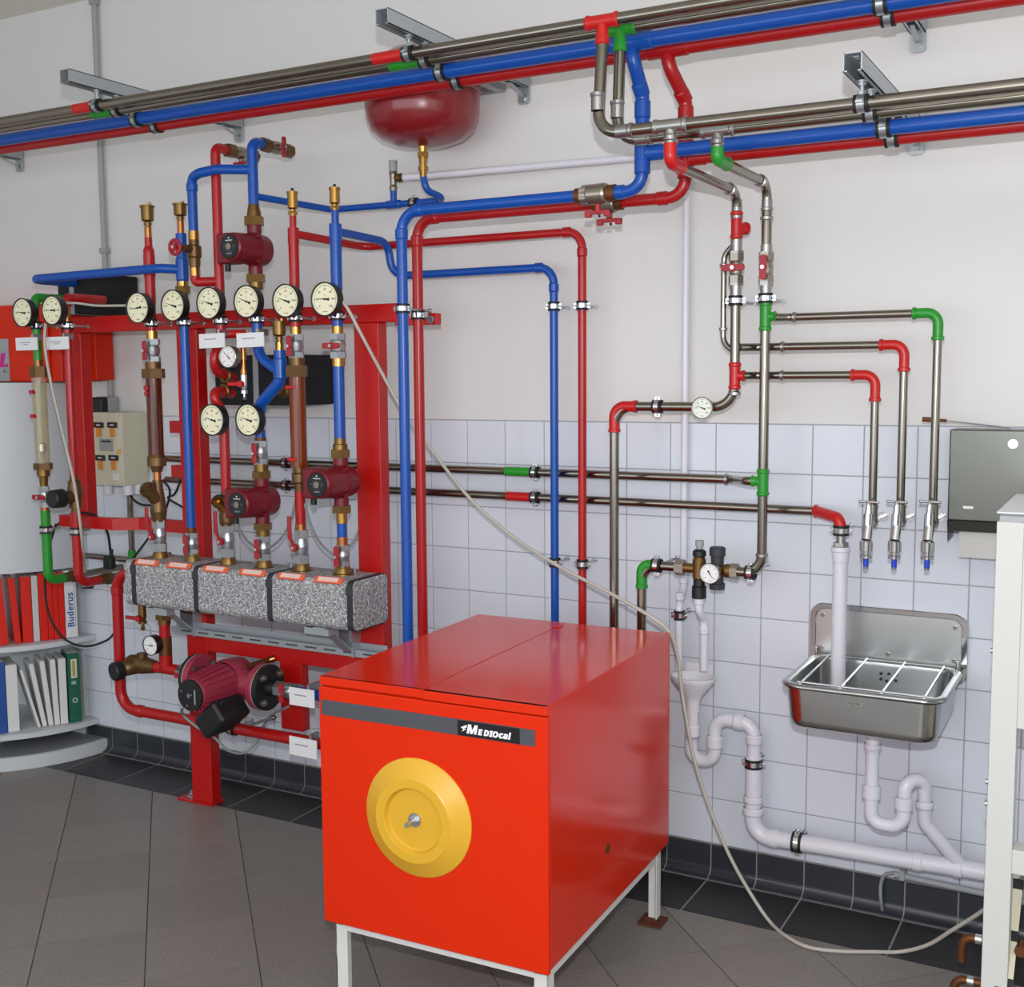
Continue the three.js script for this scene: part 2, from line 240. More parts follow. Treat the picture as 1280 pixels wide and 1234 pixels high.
// ball valve: axis y from 0 to h, stem towards +z
function ballValve(pos, h, r, handle, label, { rot, basis, body = M.zinc, ends = M.zinc, paint = M.handle, group = 'ball valves' } = {}) {
  const t = thing('ball_valve', label, 'valve', null, group);
  part(t, 'body', [...turn(V(0, 0, 0), UP, [[h * 0.24, r * 0.86], [h * 0.34, r * 0.98], [h * 0.5, r * 1.08], [h * 0.66, r * 0.98], [h * 0.76, r * 0.86]], 20), cyl(V(0, h / 2, r * 0.8), V(0, h / 2, r * 1.45), r * 0.42)], body);
  part(t, 'hexagon_end', [hex(V(0, 0, 0), V(0, h * 0.25, 0), r * 1.14)], ends); part(t, 'hexagon_end', [hex(V(0, h * 0.75, 0), V(0, h, 0), r * 1.14)], ends);
  const z = r * 1.45;
  if (handle === 'lever') {
    const hd = part(t, 'lever', [cyl(V(0, h / 2, z - 0.002), V(0, h / 2, z + 0.01), 0.013), pipe([V(0, h / 2 + 0.004, z + 0.005), V(-0.004, h / 2 + 0.03, z + 0.016), V(-0.006, h / 2 + 0.105, z + 0.02)], 0.0055, 0.02, 8), box(-0.0135, 0.0015, h / 2 + 0.03, h / 2 + 0.108, z + 0.0165, z + 0.0225, 0.002)], paint);
    part(hd, 'nut', hex(V(0, h / 2, z + 0.01), V(0, h / 2, z + 0.015), 0.006), M.chrome);
  } else {
    const s = new THREE.Shape(), L = 0.034; for (let i = 0; i <= 48; i++) { const a = i / 48 * 2 * Math.PI, c = Math.abs(Math.cos(a)), k = Math.max(0.0105, L * Math.pow(c, 2.2)); const x = k * Math.cos(a), w2 = Math.abs(x) > 0.011 ? 0.0085 : 0.0115, y = Math.max(-w2, Math.min(w2, k * Math.sin(a))); i ? s.lineTo(y, x) : s.moveTo(y, x); }
    const g = plate(s, 0.005, 0.001); if (handle === 'across') g.rotateZ(Math.PI / 2); g.translate(0, h / 2, z);
    const hd = part(t, 'butterfly_handle', [g, cyl(V(0, h / 2, z - 0.003), V(0, h / 2, z + 0.008), 0.009)], paint);
    part(hd, 'nut', hex(V(0, h / 2, z + 0.006), V(0, h / 2, z + 0.012), 0.006), M.chrome);
  }
  t.position.copy(pos); if (rot) t.rotation.set(...rot); if (basis) t.quaternion.setFromRotationMatrix(new THREE.Matrix4().makeBasis(...basis)); return t;
}
// dial gauges facing +z, centre at the origin, stem reaching back
const dialTex = (bg, red, small) => canvasTex(256, 256, (c) => {
  c.fillStyle = bg; c.fillRect(0, 0, 256, 256); c.translate(128, 128); c.strokeStyle = '#20201c'; c.fillStyle = '#20201c'; c.font = 'bold 22px sans-serif'; c.textAlign = 'center'; c.textBaseline = 'middle';
  for (let i = 0; i <= 60; i++) { const a = (135 + i * 4.5) * Math.PI / 180, big = i % 10 === 0; c.lineWidth = big ? 4 : 2; c.beginPath(); c.moveTo(Math.cos(a) * 112, Math.sin(a) * 112); c.lineTo(Math.cos(a) * (big ? 96 : 104), Math.sin(a) * (big ? 96 : 104)); c.stroke(); if (big) { c.fillStyle = red && i === 30 ? '#b02020' : '#20201c'; c.fillText(small ? `${i / 10}` : `${i * 2}`, Math.cos(a) * 78, Math.sin(a) * 78); } }
  c.fillStyle = '#20201c'; c.font = '18px sans-serif'; c.fillText(small ? 'bar' : '°C', 0, -34); c.fillStyle = red ? '#9c3030' : '#555'; c.fillRect(-22, 96, 44, 5);
});
const faceCream = mat(0xffffff, 0.45, 0, { map: dialTex('#efebc9', true, false) }), faceWhite = mat(0xffffff, 0.4, 0, { map: dialTex('#eeefee', false, true) }), facePlain = mat(0xffffff, 0.4, 0, { map: dialTex('#e6ebdc', false, false) });
function gauge(name, pos, R, depth, label, face, rim, needleDeg, stem, group) {
  const t = thing(name, label, 'gauge', null, group);
  part(t, 'case', [...turn(V(0, 0, -depth), V(0, 0, 1), [[0, 0], [0, R * 0.86], [0.006, R * 0.96], [depth + 0.003, R], [depth + 0.004, R * 0.97], [depth + 0.003, R * 0.93], [depth - 0.002, R * 0.925]], 40)], rim);
  const d = part(t, 'dial', new THREE.CircleGeometry(R * 0.94, 40).translate(0, 0, -0.0005), face);
  const s = new THREE.Shape(); s.moveTo(-R * 0.75, 0); s.lineTo(R * 0.1, -R * 0.035); s.lineTo(R * 0.3, -R * 0.09); s.lineTo(R * 0.34, 0); s.lineTo(R * 0.3, R * 0.09); s.lineTo(R * 0.1, R * 0.035); s.closePath();
  const g = plate(s, 0.0008, 0); g.rotateZ(-needleDeg * Math.PI / 180); g.translate(0, 0, 0.0012);
  part(d, 'needle', [g, cyl(V(0, 0, 0), V(0, 0, 0.003), R * 0.06, R * 0.06, 12)], M.black);
  if (stem > 0) part(t, 'stem', [cyl(V(0, 0, -depth), V(0, 0, -depth - stem), 0.009, 0.009, 12), hex(V(0, 0, -depth - stem * 0.3), V(0, 0, -depth - stem * 0.6), 0.013)], BR);
  t.position.copy(pos); return t;
}
// circulation pump: pipe axis y from 0 to h, motor axis +z
function pump(pos, h, label) {
  const t = thing('circulation_pump', label, 'pump', null, 'small maroon circulation pumps'); const m = M.maroon, c = h / 2;
  const vol = part(t, 'volute', [...turn(V(0, 0, 0), UP, [[0, 0.024], [h * 0.16, 0.024], [h * 0.24, 0.02], [h * 0.4, 0.033], [h * 0.6, 0.033], [h * 0.76, 0.02], [h * 0.84, 0.024], [h, 0.024]], 20), ...turn(V(0, c, -0.045), V(0, 0, 1), [[0, 0], [0, 0.04], [0.01, 0.052], [0.06, 0.056], [0.075, 0.05]], 28)], m);
  part(vol, 'flange_screw', [[-1, -1], [1, -1], [1, 1], [-1, 1]].map(([x, y]) => hex(V(x * 0.041, c + y * 0.041, 0.02), V(x * 0.041, c + y * 0.041, 0.036), 0.006)), M.maroon);
  const mo = part(t, 'motor', turn(V(0, c, 0.025), V(0, 0, 1), [[0, 0.053], [0.02, 0.051], [0.08, 0.048], [0.095, 0.045], [0.1, 0.04]], 28), m);
  const f = part(mo, 'face_plate', turn(V(0, c, 0.12), V(0, 0, 1), [[0, 0.042], [0.006, 0.039], [0.0065, 0]], 28), M.black);
  part(f, 'print', new THREE.CircleGeometry(0.037, 28).translate(0, c, 0.1275), pumpFace);
  part(mo, 'vent_screw', turn(V(0, c, 0.1275), V(0, 0, 1), [[0, 0.011], [0.003, 0.011], [0.003, 0.0]], 16), M.nickel);
  part(t, 'terminal_box', box(-0.082, -0.02, c - 0.05, c + 0.05, 0.03, 0.1, 0.008), m); part(t, 'cable_gland', cyl(V(-0.062, c - 0.05, 0.066), V(-0.062, c - 0.073, 0.066), 0.01), M.black);
  t.position.copy(pos); return t;
}
const pumpFace = mat(0xffffff, 0.5, 0, { map: canvasTex(128, 128, (c) => { c.fillStyle = '#15171a'; c.fillRect(0, 0, 128, 128); c.fillStyle = '#c9ccd0'; c.beginPath(); c.moveTo(56, 12); c.lineTo(72, 12); c.lineTo(64, 24); c.fill(); c.fillRect(38, 27, 52, 5); c.fillStyle = '#7b7f85'; c.fillRect(44, 100, 40, 7); c.fillRect(92, 60, 14, 4); c.fillRect(22, 60, 12, 4); c.strokeStyle = '#4a4e54'; c.lineWidth = 3; c.beginPath(); c.arc(64, 64, 30, 0, 7); c.stroke(); }) });
// automatic air vents, base at the origin
function fatVent(pos, h, label) { const t = thing('air_vent', label, 'air vent', null, 'air vents on the risers'); part(t, 'neck', turn(V(0, 0, 0), UP, [[0, 0.011], [h * 0.18, 0.011], [h * 0.18, 0.014], [h * 0.26, 0.014], [h * 0.26, 0.01], [h * 0.34, 0.012]], 16), BR); part(t, 'float_chamber', turn(V(0, 0, 0), UP, [[h * 0.3, 0.012], [h * 0.34, 0.02], [h * 0.36, 0.0215], [h * 0.86, 0.0225], [h * 0.86, 0.026], [h * 0.93, 0.026], [h * 0.95, 0.02], [h * 0.95, 0]], 24), BR); part(t, 'cap', cyl(V(0.012, h * 0.95, 0), V(0.012, h * 1.05, 0), 0.006), M.brassNew); t.position.copy(pos); return t; }
function slimVent(pos, h, label) { const t = thing('air_vent', label, 'air vent', null, 'air vents on the risers'); part(t, 'neck', [...turn(V(0, 0, 0), UP, [[0, 0.01], [h * 0.1, 0.01], [h * 0.1, 0.014], [h * 0.2, 0.014], [h * 0.2, 0.009], [h * 0.3, 0.011]], 16), hex(V(0, h * 0.12, 0), V(0, h * 0.2, 0), 0.017)], M.brassNew); part(t, 'float_chamber', turn(V(0, 0, 0), UP, [[h * 0.28, 0.011], [h * 0.33, 0.0165], [h * 0.8, 0.0165], [h * 0.8, 0.0185], [h * 0.9, 0.0185], [h * 0.91, 0]], 20), M.brassNew); part(t, 'cap', cyl(V(0, h * 0.9, 0), V(0, h * 1.02, 0), 0.005), M.black); t.position.copy(pos); return t; }
// vertical run of fittings at x, z described by image rows
function riser(name, label, category, x, z, group) {
  const t = thing(name, label, category, V(x, 0.9, z), group), Y = (v) => yAt(v, x, z);
  const api = { t, x, z, Y, P: (v) => V(x, Y(v), z),
    tube(n, v0, v1, r, m) { part(t, n, cyl(V(x, Y(v1), z), V(x, Y(v0), z), r), m); return api; },
    nut(n, v0, v1, r, m) { part(t, n, hex(V(x, Y(v1), z), V(x, Y(v0), z), r), m); return api; },
    prof(n, v0, v1, ps, m) { const y0 = Y(v1), L = Y(v0) - y0; part(t, n, turn(V(x, y0, z), UP, ps.map(([s, r]) => [s * L, r]), 20), m); return api; },
    valve(v0, v1, r, handle, lab, o) { const y0 = Y(v1); ballValve(V(x, y0, z), Y(v0) - y0, r, handle, lab, o); return api; },
    clamp(v, r, lab) { pipeClamp(V(x, Y(v), z), r, z - 0.3, lab, null, 'pipe clamps on the red beam'); return api; } };
  return api;
}

// ---------------------------------------------------------------- boiler on its stand
{
  const t = thing('boiler', 'orange-red box boiler with a yellow disc, standing on a white leg frame', 'boiler');
  const w = 0.631, d = 0.839, y0 = 0.23, y1 = 0.862, pos = V(-0.317, 0, 0.777), yaw = 0.031;
  const inv = new THREE.Matrix4().makeRotationY(-yaw);
  const hit = (u, v) => { const o = camera.position.clone().sub(pos).applyMatrix4(inv), r = ray(u, v).applyMatrix4(inv), k = (d / 2 - o.z) / r.z; return o.addScaledVector(r, k); };
  const F = d / 2;
  part(t, 'body', [box(-w / 2, w / 2, y0, y1 - 0.0025, -d / 2, F - 0.014, 0.003)], M.orangeBody);
  part(t, 'front_panel', [box(-w / 2 - 0.001, w / 2 + 0.001, y0 - 0.006, y1 - 0.026, F - 0.013, F, 0.003)], M.orange);
  const sx = hit(527, 858).x;
  part(t, 'lid', [box(-w / 2, sx - 0.001, y1 - 0.0025, y1, -d / 2, F - 0.002), box(-w / 2, sx - 0.001, y1 - 0.022, y1, F - 0.014, F - 0.002, 0.003)], M.orangeBody); part(t, 'lid', [box(sx + 0.001, w / 2, y1 - 0.003, y1 - 0.0005, -d / 2, F + 0.002), box(sx + 0.001, w / 2, y1 - 0.023, y1 - 0.0005, F - 0.014, F + 0.002, 0.003)], M.orangeBody); part(t, 'hinge', [box(sx - 0.012, sx + 0.012, y1, y1 + 0.003, -d / 2 + 0.05, -d / 2 + 0.07, 0.001)], M.orangeBody);
  const a = hit(402, 875), b = hit(669, 930), sy1 = hit(402, 874).y, sy0 = hit(402, 893).y;
  const stripe = part(t, 'grooved_strip', [box(a.x, b.x, sy0, sy1, F - 0.001, F + 0.0012), ...[...Array(9)].map((_, i) => box(a.x, b.x, sy0 + (sy1 - sy0) * (i + 0.25) / 9, sy0 + (sy1 - sy0) * (i + 0.75) / 9, F, F + 0.0022))], M.greyBand);
  const l0 = hit(573, 912).x, l1 = hit(650, 912).x, lm = (l0 + l1) / 2, lh = (sy1 - sy0) * 0.92, ly = (sy0 + sy1) / 2;
  const logo = part(stripe, 'name_plate', box(l0, l1, ly - lh / 2, ly + lh / 2, F + 0.002, F + 0.0035), M.black);
  const lg = new THREE.PlaneGeometry(l1 - l0, lh); lg.translate(lm, ly, F + 0.0039);
  part(stripe, 'lettering', lg, mat(0xffffff, 0.5, 0, { map: canvasTex(512, 128, (c) => { c.fillStyle = '#08080c'; c.fillRect(0, 0, 512, 128); c.fillStyle = '#f2f2fa'; c.strokeStyle = '#f2f2fa'; c.lineWidth = 5; c.textBaseline = 'alphabetic'; c.setTransform(1, 0, -0.18, 1, 22, 0); c.beginPath(); c.moveTo(14, 58); c.lineTo(62, 30); c.lineTo(66, 52); c.lineTo(40, 66); c.lineTo(64, 66); c.lineTo(30, 96); c.lineTo(40, 72); c.closePath(); c.fill(); c.font = 'bold 104px sans-serif'; c.fillText('M', 66, 100); c.strokeText('M', 66, 100); c.font = 'bold 66px sans-serif'; const e = 'EDIO'; let x = 164; for (const k of e) { c.fillText(k, x, 100); c.strokeText(k, x, 100); x += k === 'I' ? 24 : 48; } c.font = 'bold 72px sans-serif'; c.fillText('cal', x + 4, 100); c.strokeText('cal', x + 4, 100); }) }));
  const c = hit(523, 1022), R = 0.148;
  const disc = part(t, 'burner_disc', turn(V(c.x, c.y, F - 0.001), V(0, 0, 1), [[0, R], [0.004, R], [0.006, R - 0.002], [0.028, R * 0.72], [0.03, R * 0.7], [0.03, R * 0.55], [0.028, R * 0.54], [0.017, R * 0.515], [0.016, R * 0.5], [0.016, 0]], 64), M.yellow, 'yellow stepped disc');
  part(disc, 'bolt', [cyl(V(c.x, c.y, F + 0.014), V(c.x, c.y, F + 0.02), 0.017), hex(V(c.x, c.y, F + 0.02), V(c.x, c.y, F + 0.03), 0.011), cyl(V(c.x, c.y, F + 0.03), V(c.x, c.y, F + 0.055), 0.006)], M.zinc);
  part(t, 'plug', cyl(V(w / 2 - 0.001, 0.395, 0.06), V(w / 2 + 0.003, 0.395, 0.06), 0.013), M.copperDull);
  const lx = w / 2 - 0.032, lz = d / 2 - 0.045;
  for (const [sx2, sz] of [[-1, 1], [1, 1], [-1, -1], [1, -1]]) {
    const X = sx2 * lx, Z = sz * lz; const leg = part(t, 'leg', [box(X - 0.0175, X + 0.0175, 0.006, y0 - 0.001, Z + sz * 0.0145, Z + sz * 0.0175), box(X + sx2 * 0.0145, X + sx2 * 0.0175, 0.006, y0 - 0.001, Z - 0.0175, Z + 0.0175), box(X - 0.01, X + 0.01, 0.006, y0 - 0.001, Z - 0.01, Z + 0.01)], M.legPaint);
    part(leg, 'foot_plate', box(X - 0.036, X + 0.036, 0, 0.007, Z - 0.036, Z + 0.036, 0.001), M.rust);
    part(leg, 'rust_patch', [box(X - 0.0185, X + 0.0185, 0.007, 0.018, Z - 0.0185, Z + 0.0185), box(X - 0.0182, X + 0.004, y0 - 0.022, y0 - 0.004, Z + sz * 0.017, Z + sz * 0.0182)], M.rust);
  }
  for (const s of [-1, 1]) { part(t, 'rail', box(-lx + 0.017, lx - 0.017, y0 - 0.036, y0 - 0.001, s * (lz + 0.0145) - 0.0015, s * (lz + 0.0145) + 0.0015), M.legPaint); part(t, 'rail', box(s * (lx + 0.0145) - 0.0015, s * (lx + 0.0145) + 0.0015, y0 - 0.036, y0 - 0.001, -lz + 0.017, lz - 0.017), M.legPaint); }
  part(t, 'screw_hole', [cyl(V(-0.19, y0 - 0.018, lz + 0.0155), V(-0.19, y0 - 0.018, lz + 0.0168), 0.005), cyl(V(-0.145, y0 - 0.018, lz + 0.0155), V(-0.145, y0 - 0.018, lz + 0.0168), 0.004)], M.black);
  t.position.copy(pos); t.rotation.y = yaw;
}
// ---------------------------------------------------------------- wall brackets with clamps, and the pipe runs they carry
const RUN = { hot: [2.498, 0.682, 0.0152], cold: [2.499, 0.598, 0.0152], flow: [2.487, 0.51, 0.021], back: [2.482, 0.42, 0.021] };
const LOW = { hot: [2.214, 0.711, 0.015], cold: [2.212, 0.615, 0.015], flow: [2.206, 0.455, 0.019], back: [2.2, 0.352, 0.019] };
function bracket(x, y, run, label) {
  const t = thing('wall_bracket', label, 'bracket', V(x, y, 0), 'galvanised cantilever brackets'); const s = 0.0205, k = 0.0025, L = 0.81;
  part(t, 'channel', [box(x - s, x + s, y + s - k, y + s, 0.006, L), box(x - s, x - s + k, y - s, y + s, 0.006, L), box(x + s - k, x + s, y - s, y + s, 0.006, L), box(x - s, x - s + 0.009, y - s, y - s + k, 0.006, L), box(x + s - 0.009, x + s, y - s, y - s + k, 0.006, L)], M.galv);
  part(t, 'slot', [...Array(12)].map((_, i) => box(x - 0.006, x + 0.006, y + s - k - 0.0008, y + s - k + 0.0004, 0.75 - i * 0.06, 0.78 - i * 0.06)), M.white);
  part(t, 'wall_plate', plate(roundRect(0.042, 0.13, 0.012), 0.005).translate(x, y - 0.005, 0.001), M.galv);
  part(t, 'gusset', [bar(V(x, y - s, 0.1), V(x, y - 0.05, 0.006), 0.003, 0.012, V(1, 0, 0))], M.galv);
  for (const dy of [-0.052, 0.044]) part(t, 'bolt', [hex(V(x, y + dy, 0.006), V(x, y + dy, 0.014), 0.0105), cyl(V(x, y + dy, 0.005), V(x, y + dy, 0.008), 0.015)], M.zinc);
  for (const [py, pz, r] of Object.values(run)) {
    const cl = part(t, 'pipe_clamp', [...turn(V(x - 0.0085, py, pz), V(1, 0, 0), [[0, r + 0.003], [0, r + 0.006], [0.017, r + 0.006], [0.017, r + 0.003]], 24), box(x - 0.008, x + 0.008, py - 0.003, py + 0.003, pz + r + 0.003, pz + r + 0.014), box(x - 0.008, x + 0.008, py - 0.003, py + 0.003, pz - r - 0.014, pz - r - 0.003)], M.zinc);
    part(cl, 'rubber_lining', turn(V(x - 0.0165, py, pz), V(1, 0, 0), [[0, r - 0.0003], [0, r + 0.0056], [0.033, r + 0.0056], [0.033, r - 0.0003]], 24), M.rubber);
    part(cl, 'stud', [cyl(V(x, py + r + 0.004, pz), V(x, y - s + 0.002, pz), 0.005, 0.005, 10), hex(V(x, py + r + 0.004, pz), V(x, py + r + 0.012, pz), 0.009), cyl(V(x, y - s - 0.003, pz), V(x, y - s, pz), 0.016, 0.016, 14), hex(V(x, y - s - 0.01, pz), V(x, y - s - 0.003, pz), 0.009)], M.zinc);
  }
}
bracket(-3.12, 2.565, RUN, 'galvanised wall bracket above the white round tank');
bracket(-1.89, 2.565, RUN, 'galvanised channel bracket over the fat brass air vents');
bracket(-0.667, 2.565, RUN, 'galvanised channel bracket just right of the dark red expansion vessel');
bracket(0.572, 2.562, RUN, 'galvanised wall bracket of the upper pipe run above the lower run');
bracket(0.575, 2.284, LOW, 'galvanised channel bracket carrying the lower pipe run');
const X0 = ROOM.x0 + 0.01, X1 = ROOM.x1 - 0.01;
const sock = (a, d, L, r) => turn(a, d, [[0, r + 0.0008], [0.004, r + 0.004], [0.01, r + 0.004], [0.013, r + 0.0015], [L - 0.013, r + 0.0015], [L - 0.01, r + 0.004], [L - 0.004, r + 0.004], [L, r + 0.0008]], 20);   // pressed socket
// upper stainless runs with their drops to the lower run
function runPipe(key, low, name, label, bands, bandMat, teeU, teeV, capMat, dropLabel) {
  const [y, z, r] = RUN[key]; const t = thing(name, label, 'pipe', V(-1, y, z), 'pipes of the upper run');
  part(t, 'pipe', cyl(V(X0, y, z), V(X1, y, z), r), M.steel);
  for (const [x0, x1] of bands) part(t, 'colour_band', cyl(V(x0, y, z), V(x1, y, z), r + 0.0012), bandMat);
  const tx = W(teeU, teeV, z).x;
  part(t, 'tee', [...sock(V(tx - 0.046, y, z), V(1, 0, 0), 0.092, r), ...turn(V(tx, y, z), V(0, -1, 0), [[0, r], [0.03, r + 0.001], [0.045, r + 0.003], [0.055, r + 0.0035], [0.058, r + 0.001]], 20)], capMat);
  const [ly, lz, lr] = LOW[low]; const u = thing(name.replace('upper', 'lower'), dropLabel, 'pipe', V(tx, ly, lz), 'pipes of the lower run');
  part(u, 'pipe', pipe([V(tx, y - 0.05, z), V(tx, ly, lz), V(X1, ly, lz)], lr, 0.055), M.steel);
  part(u, 'socket', [...turn(V(tx, ly + 0.06, lz), V(0, 1, 0), [[-0.002, lr + 0.002], [0.03, lr + 0.002], [0.034, lr + 0.004], [0.041, lr + 0.004], [0.043, lr]], 20), ...turn(V(tx + 0.055, ly, lz), V(1, 0, 0), [[-0.002, lr + 0.002], [0.03, lr + 0.002], [0.034, lr + 0.004], [0.041, lr + 0.004], [0.043, lr]], 20)], M.steelDull);
  return u;
}
const lowHot = runPipe('hot', 'hot', 'upper_steel_pipe', 'upper stainless pipe with red bands, outermost of the upper run', [[W(92, 136, 0.688).x, W(116, 131, 0.688).x], [W(466, 72, 0.688).x, W(504, 63, 0.688).x]], M.redCap, 753, 25, M.redCap, 'stainless pipe dropping from the red tee to the lower run');
const lowCold = runPipe('cold', 'cold', 'upper_steel_pipe', 'upper stainless pipe with green bands, second from the front', [[W(118, 144, 0.595).x, W(143, 139, 0.595).x], [W(489, 82, 0.595).x, W(526, 74, 0.595).x]], M.green, 775, 38, M.green, 'stainless pipe dropping from the green tee to the lower run');
// coloured heating mains with offset drops
const sleeve = (a, d, L, r) => turn(a, d, [[0, r], [0.004, r + 0.003], [L - 0.004, r + 0.003], [L, r]], 20);
function mainPipe(key, m, lab, teePx, dropPx, endPx, lab2, elbowPx, lab3, footY) {
  const [y, z, r] = RUN[key], [ly, lz, lr] = LOW[key];
  const t = thing('heating_main', lab, 'pipe', V(-1, y, z), 'pipes of the upper run'); part(t, 'pipe', cyl(V(X0, y, z), V(X1, y, z), r), m);
  const dx = W(dropPx, 170, lz).x, tx = W(teePx, 50, z).x;
  part(t, 'tee', [...sleeve(V(tx - 0.06, y, z), V(1, 0, 0), 0.12, r)], m);
  part(t, 'branch', pipe([V(tx - 0.005, y, z), V(tx + 0.005, y - 0.05, z), V(dx, y - 0.125, lz), V(dx, ly, lz)], lr, 0.06), m);
  part(t, 'coupling', [...sleeve(V(dx, y - 0.19, lz), UP, 0.05, lr), ...turn(V(dx, y - 0.128, lz), V(tx - dx, 0.08, z - lz), [[0, lr + 0.002], [0.03, lr + 0.003], [0.035, lr]], 20)], m);
  const u = thing('heating_main', lab2, 'pipe', V(dx, ly, lz), 'pipes of the lower run');
  part(u, 'pipe', cyl(V(dx, ly, lz), V(X1, ly, lz), lr), m); part(u, 'tee', [...sleeve(V(dx, ly - 0.055, lz), UP, 0.11, lr), ...sleeve(V(dx + 0.01, ly, lz), V(1, 0, 0), 0.05, lr)], m);
  // drop to the boiler: down, left along the wall, down again
  const hx = W(elbowPx[0], elbowPx[1], lz), r2 = 0.0168;
  const q = thing('boiler_pipe', lab3, 'pipe', V(hx.x, footY, lz)); const hy = hx.y;
  part(q, 'pipe', pipe([V(dx, ly, lz), V(dx, hy, lz), V(endPx, hy, lz), V(endPx, footY, lz), V(-0.6, footY, lz)], r2, 0.06), m);
  part(q, 'coupling', [...sleeve(V(dx, hy + 0.05, lz), UP, 0.035, r2), ...sleeve(V(dx - 0.05, hy, lz), V(-1, 0, 0), 0.035, r2), ...sleeve(V(endPx, hy - 0.05, lz), V(0, -1, 0), 0.035, r2), ...sleeve(V(endPx + 0.05, hy, lz), V(1, 0, 0), 0.03, r2)], m);
  return [dx, hy, lz];
}
const blueX = W(504, 420, 0.455).x, redX = W(523, 420, 0.352).x;
const [bdx, bhy] = mainPipe('flow', M.blue, 'thick blue heating pipe of the upper run', 790, 803, blueX, 'thick blue heating pipe of the lower run, right of its tee', [700, 247], 'blue pipe from the twin valves down behind the orange boiler', 0.55);
const [rdx, rhy] = mainPipe('back', M.red, 'thick red heating pipe of the upper run, nearest to the wall', 835, 857, redX, 'thick red heating pipe of the lower run behind the blue one', [700, 259], 'red pipe from the twin valves down behind the orange boiler', 0.45);
for (const [x, y, z, u0, u1, lab] of [[bdx, bhy, 0.455, 720, 770, 'large dull ball valve in the blue boiler pipe'], [rdx, rhy, 0.352, 742, 778, 'large dull ball valve in the red boiler pipe, half hidden behind the blue one']]) {
  const a = W(u0, 245, z).x, b = W(u1, 240, z).x, t = thing('ball_valve', lab, 'valve', V(a, y, z), 'ball valves'), L = b - a, d = V(1, 0, 0), r = 0.0285;
  part(t, 'body', turn(V(a, y, z), d, [[L * 0.14, 0.02], [L * 0.16, r * 0.9], [L * 0.3, r * 0.92], [L * 0.34, r], [L * 0.72, r * 1.04], [L * 0.78, r * 0.95], [L * 0.8, 0.02]], 24), M.nickel);
  part(t, 'hexagon_end', hex(V(a + L * 0.16, y, z), V(a + L * 0.32, y, z), r * 1.02), M.nickel); part(t, 'solder_end', cyl(V(a, y, z), V(a + L * 0.16, y, z), 0.0215), M.copperDull); part(t, 'solder_end', cyl(V(a + L * 0.79, y, z), V(b, y, z), 0.023), M.copperDull);
  const c = a + L * 0.55, h = part(t, 'butterfly_handle', [cyl(V(c, y - r * 0.9, z), V(c, y - r - 0.018, z), 0.009), box(c - 0.038, c + 0.038, y - r - 0.026, y - r - 0.016, z - 0.008, z + 0.008, 0.003), box(c - 0.038, c - 0.02, y - r - 0.034, y - r - 0.016, z - 0.009, z + 0.009, 0.003), box(c + 0.02, c + 0.038, y - r - 0.034, y - r - 0.016, z - 0.009, z + 0.009, 0.003)], M.handle);
  part(h, 'nut', [hex(V(c, y - r - 0.028, z), V(c, y - r - 0.036, z), 0.008)], M.chrome);
}
pipeClamp(V(blueX, 1.815, 0.455), 0.0168, 0.155, 'pipe clamp holding the blue boiler pipe in front of the red beam', null, 'pipe clamps on the red beam');
pipeClamp(V(redX, 1.8, 0.352), 0.0168, 0.052, 'pipe clamp holding the red boiler pipe in front of the red beam', null, 'pipe clamps on the red beam');
// tapped branches: short drop, coloured elbow, tube back to the wall risers
const Z3 = 0.18;
function tapBranch(u, v, low, capMat, label) {
  const [ly, lz, lr] = LOW[low], x = W(u, v, lz).x, y2 = WX(u + 78, 238, x).y, r = 0.0135;
  const t = thing('steel_branch_pipe', label, 'pipe', V(x, y2, Z3), 'stainless branch pipes');
  part(t, 'tee', [...sock(V(x - 0.045, ly, lz), V(1, 0, 0), 0.09, lr), ...turn(V(x, ly, lz), V(0, -1, 0), [[0, r], [0.02, r + 0.001], [0.025, r + 0.0035], [0.034, r + 0.0035], [0.037, r + 0.001], [0.05, r + 0.001]], 18)], M.steelDull);
  part(t, 'coloured_elbow', pipe([V(x, ly - 0.042, lz), V(x, y2, lz), V(x, y2, lz - 0.075)], r + 0.0028, 0.055), capMat);
  part(t, 'elbow_rim', [ring(V(x, y2, lz - 0.073), V(0, 0, 1), r + 0.002, 0.0028)], capMat);
  part(t, 'tube', pipe([V(x, y2, lz - 0.06), V(x, y2, Z3), V(x, y2 - 0.13, Z3)], r, 0.045), M.steel);
  part(t, 'elbow_socket', [...turn(V(x, y2, Z3 + 0.045), V(0, 0, 1), [[-0.002, r + 0.002], [0.016, r + 0.002], [0.02, r + 0.0045], [0.028, r + 0.0045], [0.03, r]], 18), ...turn(V(x, y2 - 0.045, Z3), V(0, -1, 0), [[-0.002, r + 0.002], [0.02, r + 0.002], [0.022, r + 0.0045], [0.029, r + 0.0045], [0.031, r]], 18)], M.steelDull);
  return [x, y2];
}
const [hx3] = tapBranch(838, 158, 'hot', M.redCap, 'stainless branch with a red elbow leading back to the wall');
const [cx3] = tapBranch(897, 160, 'cold', M.green, 'stainless branch with a green elbow leading back to the wall');
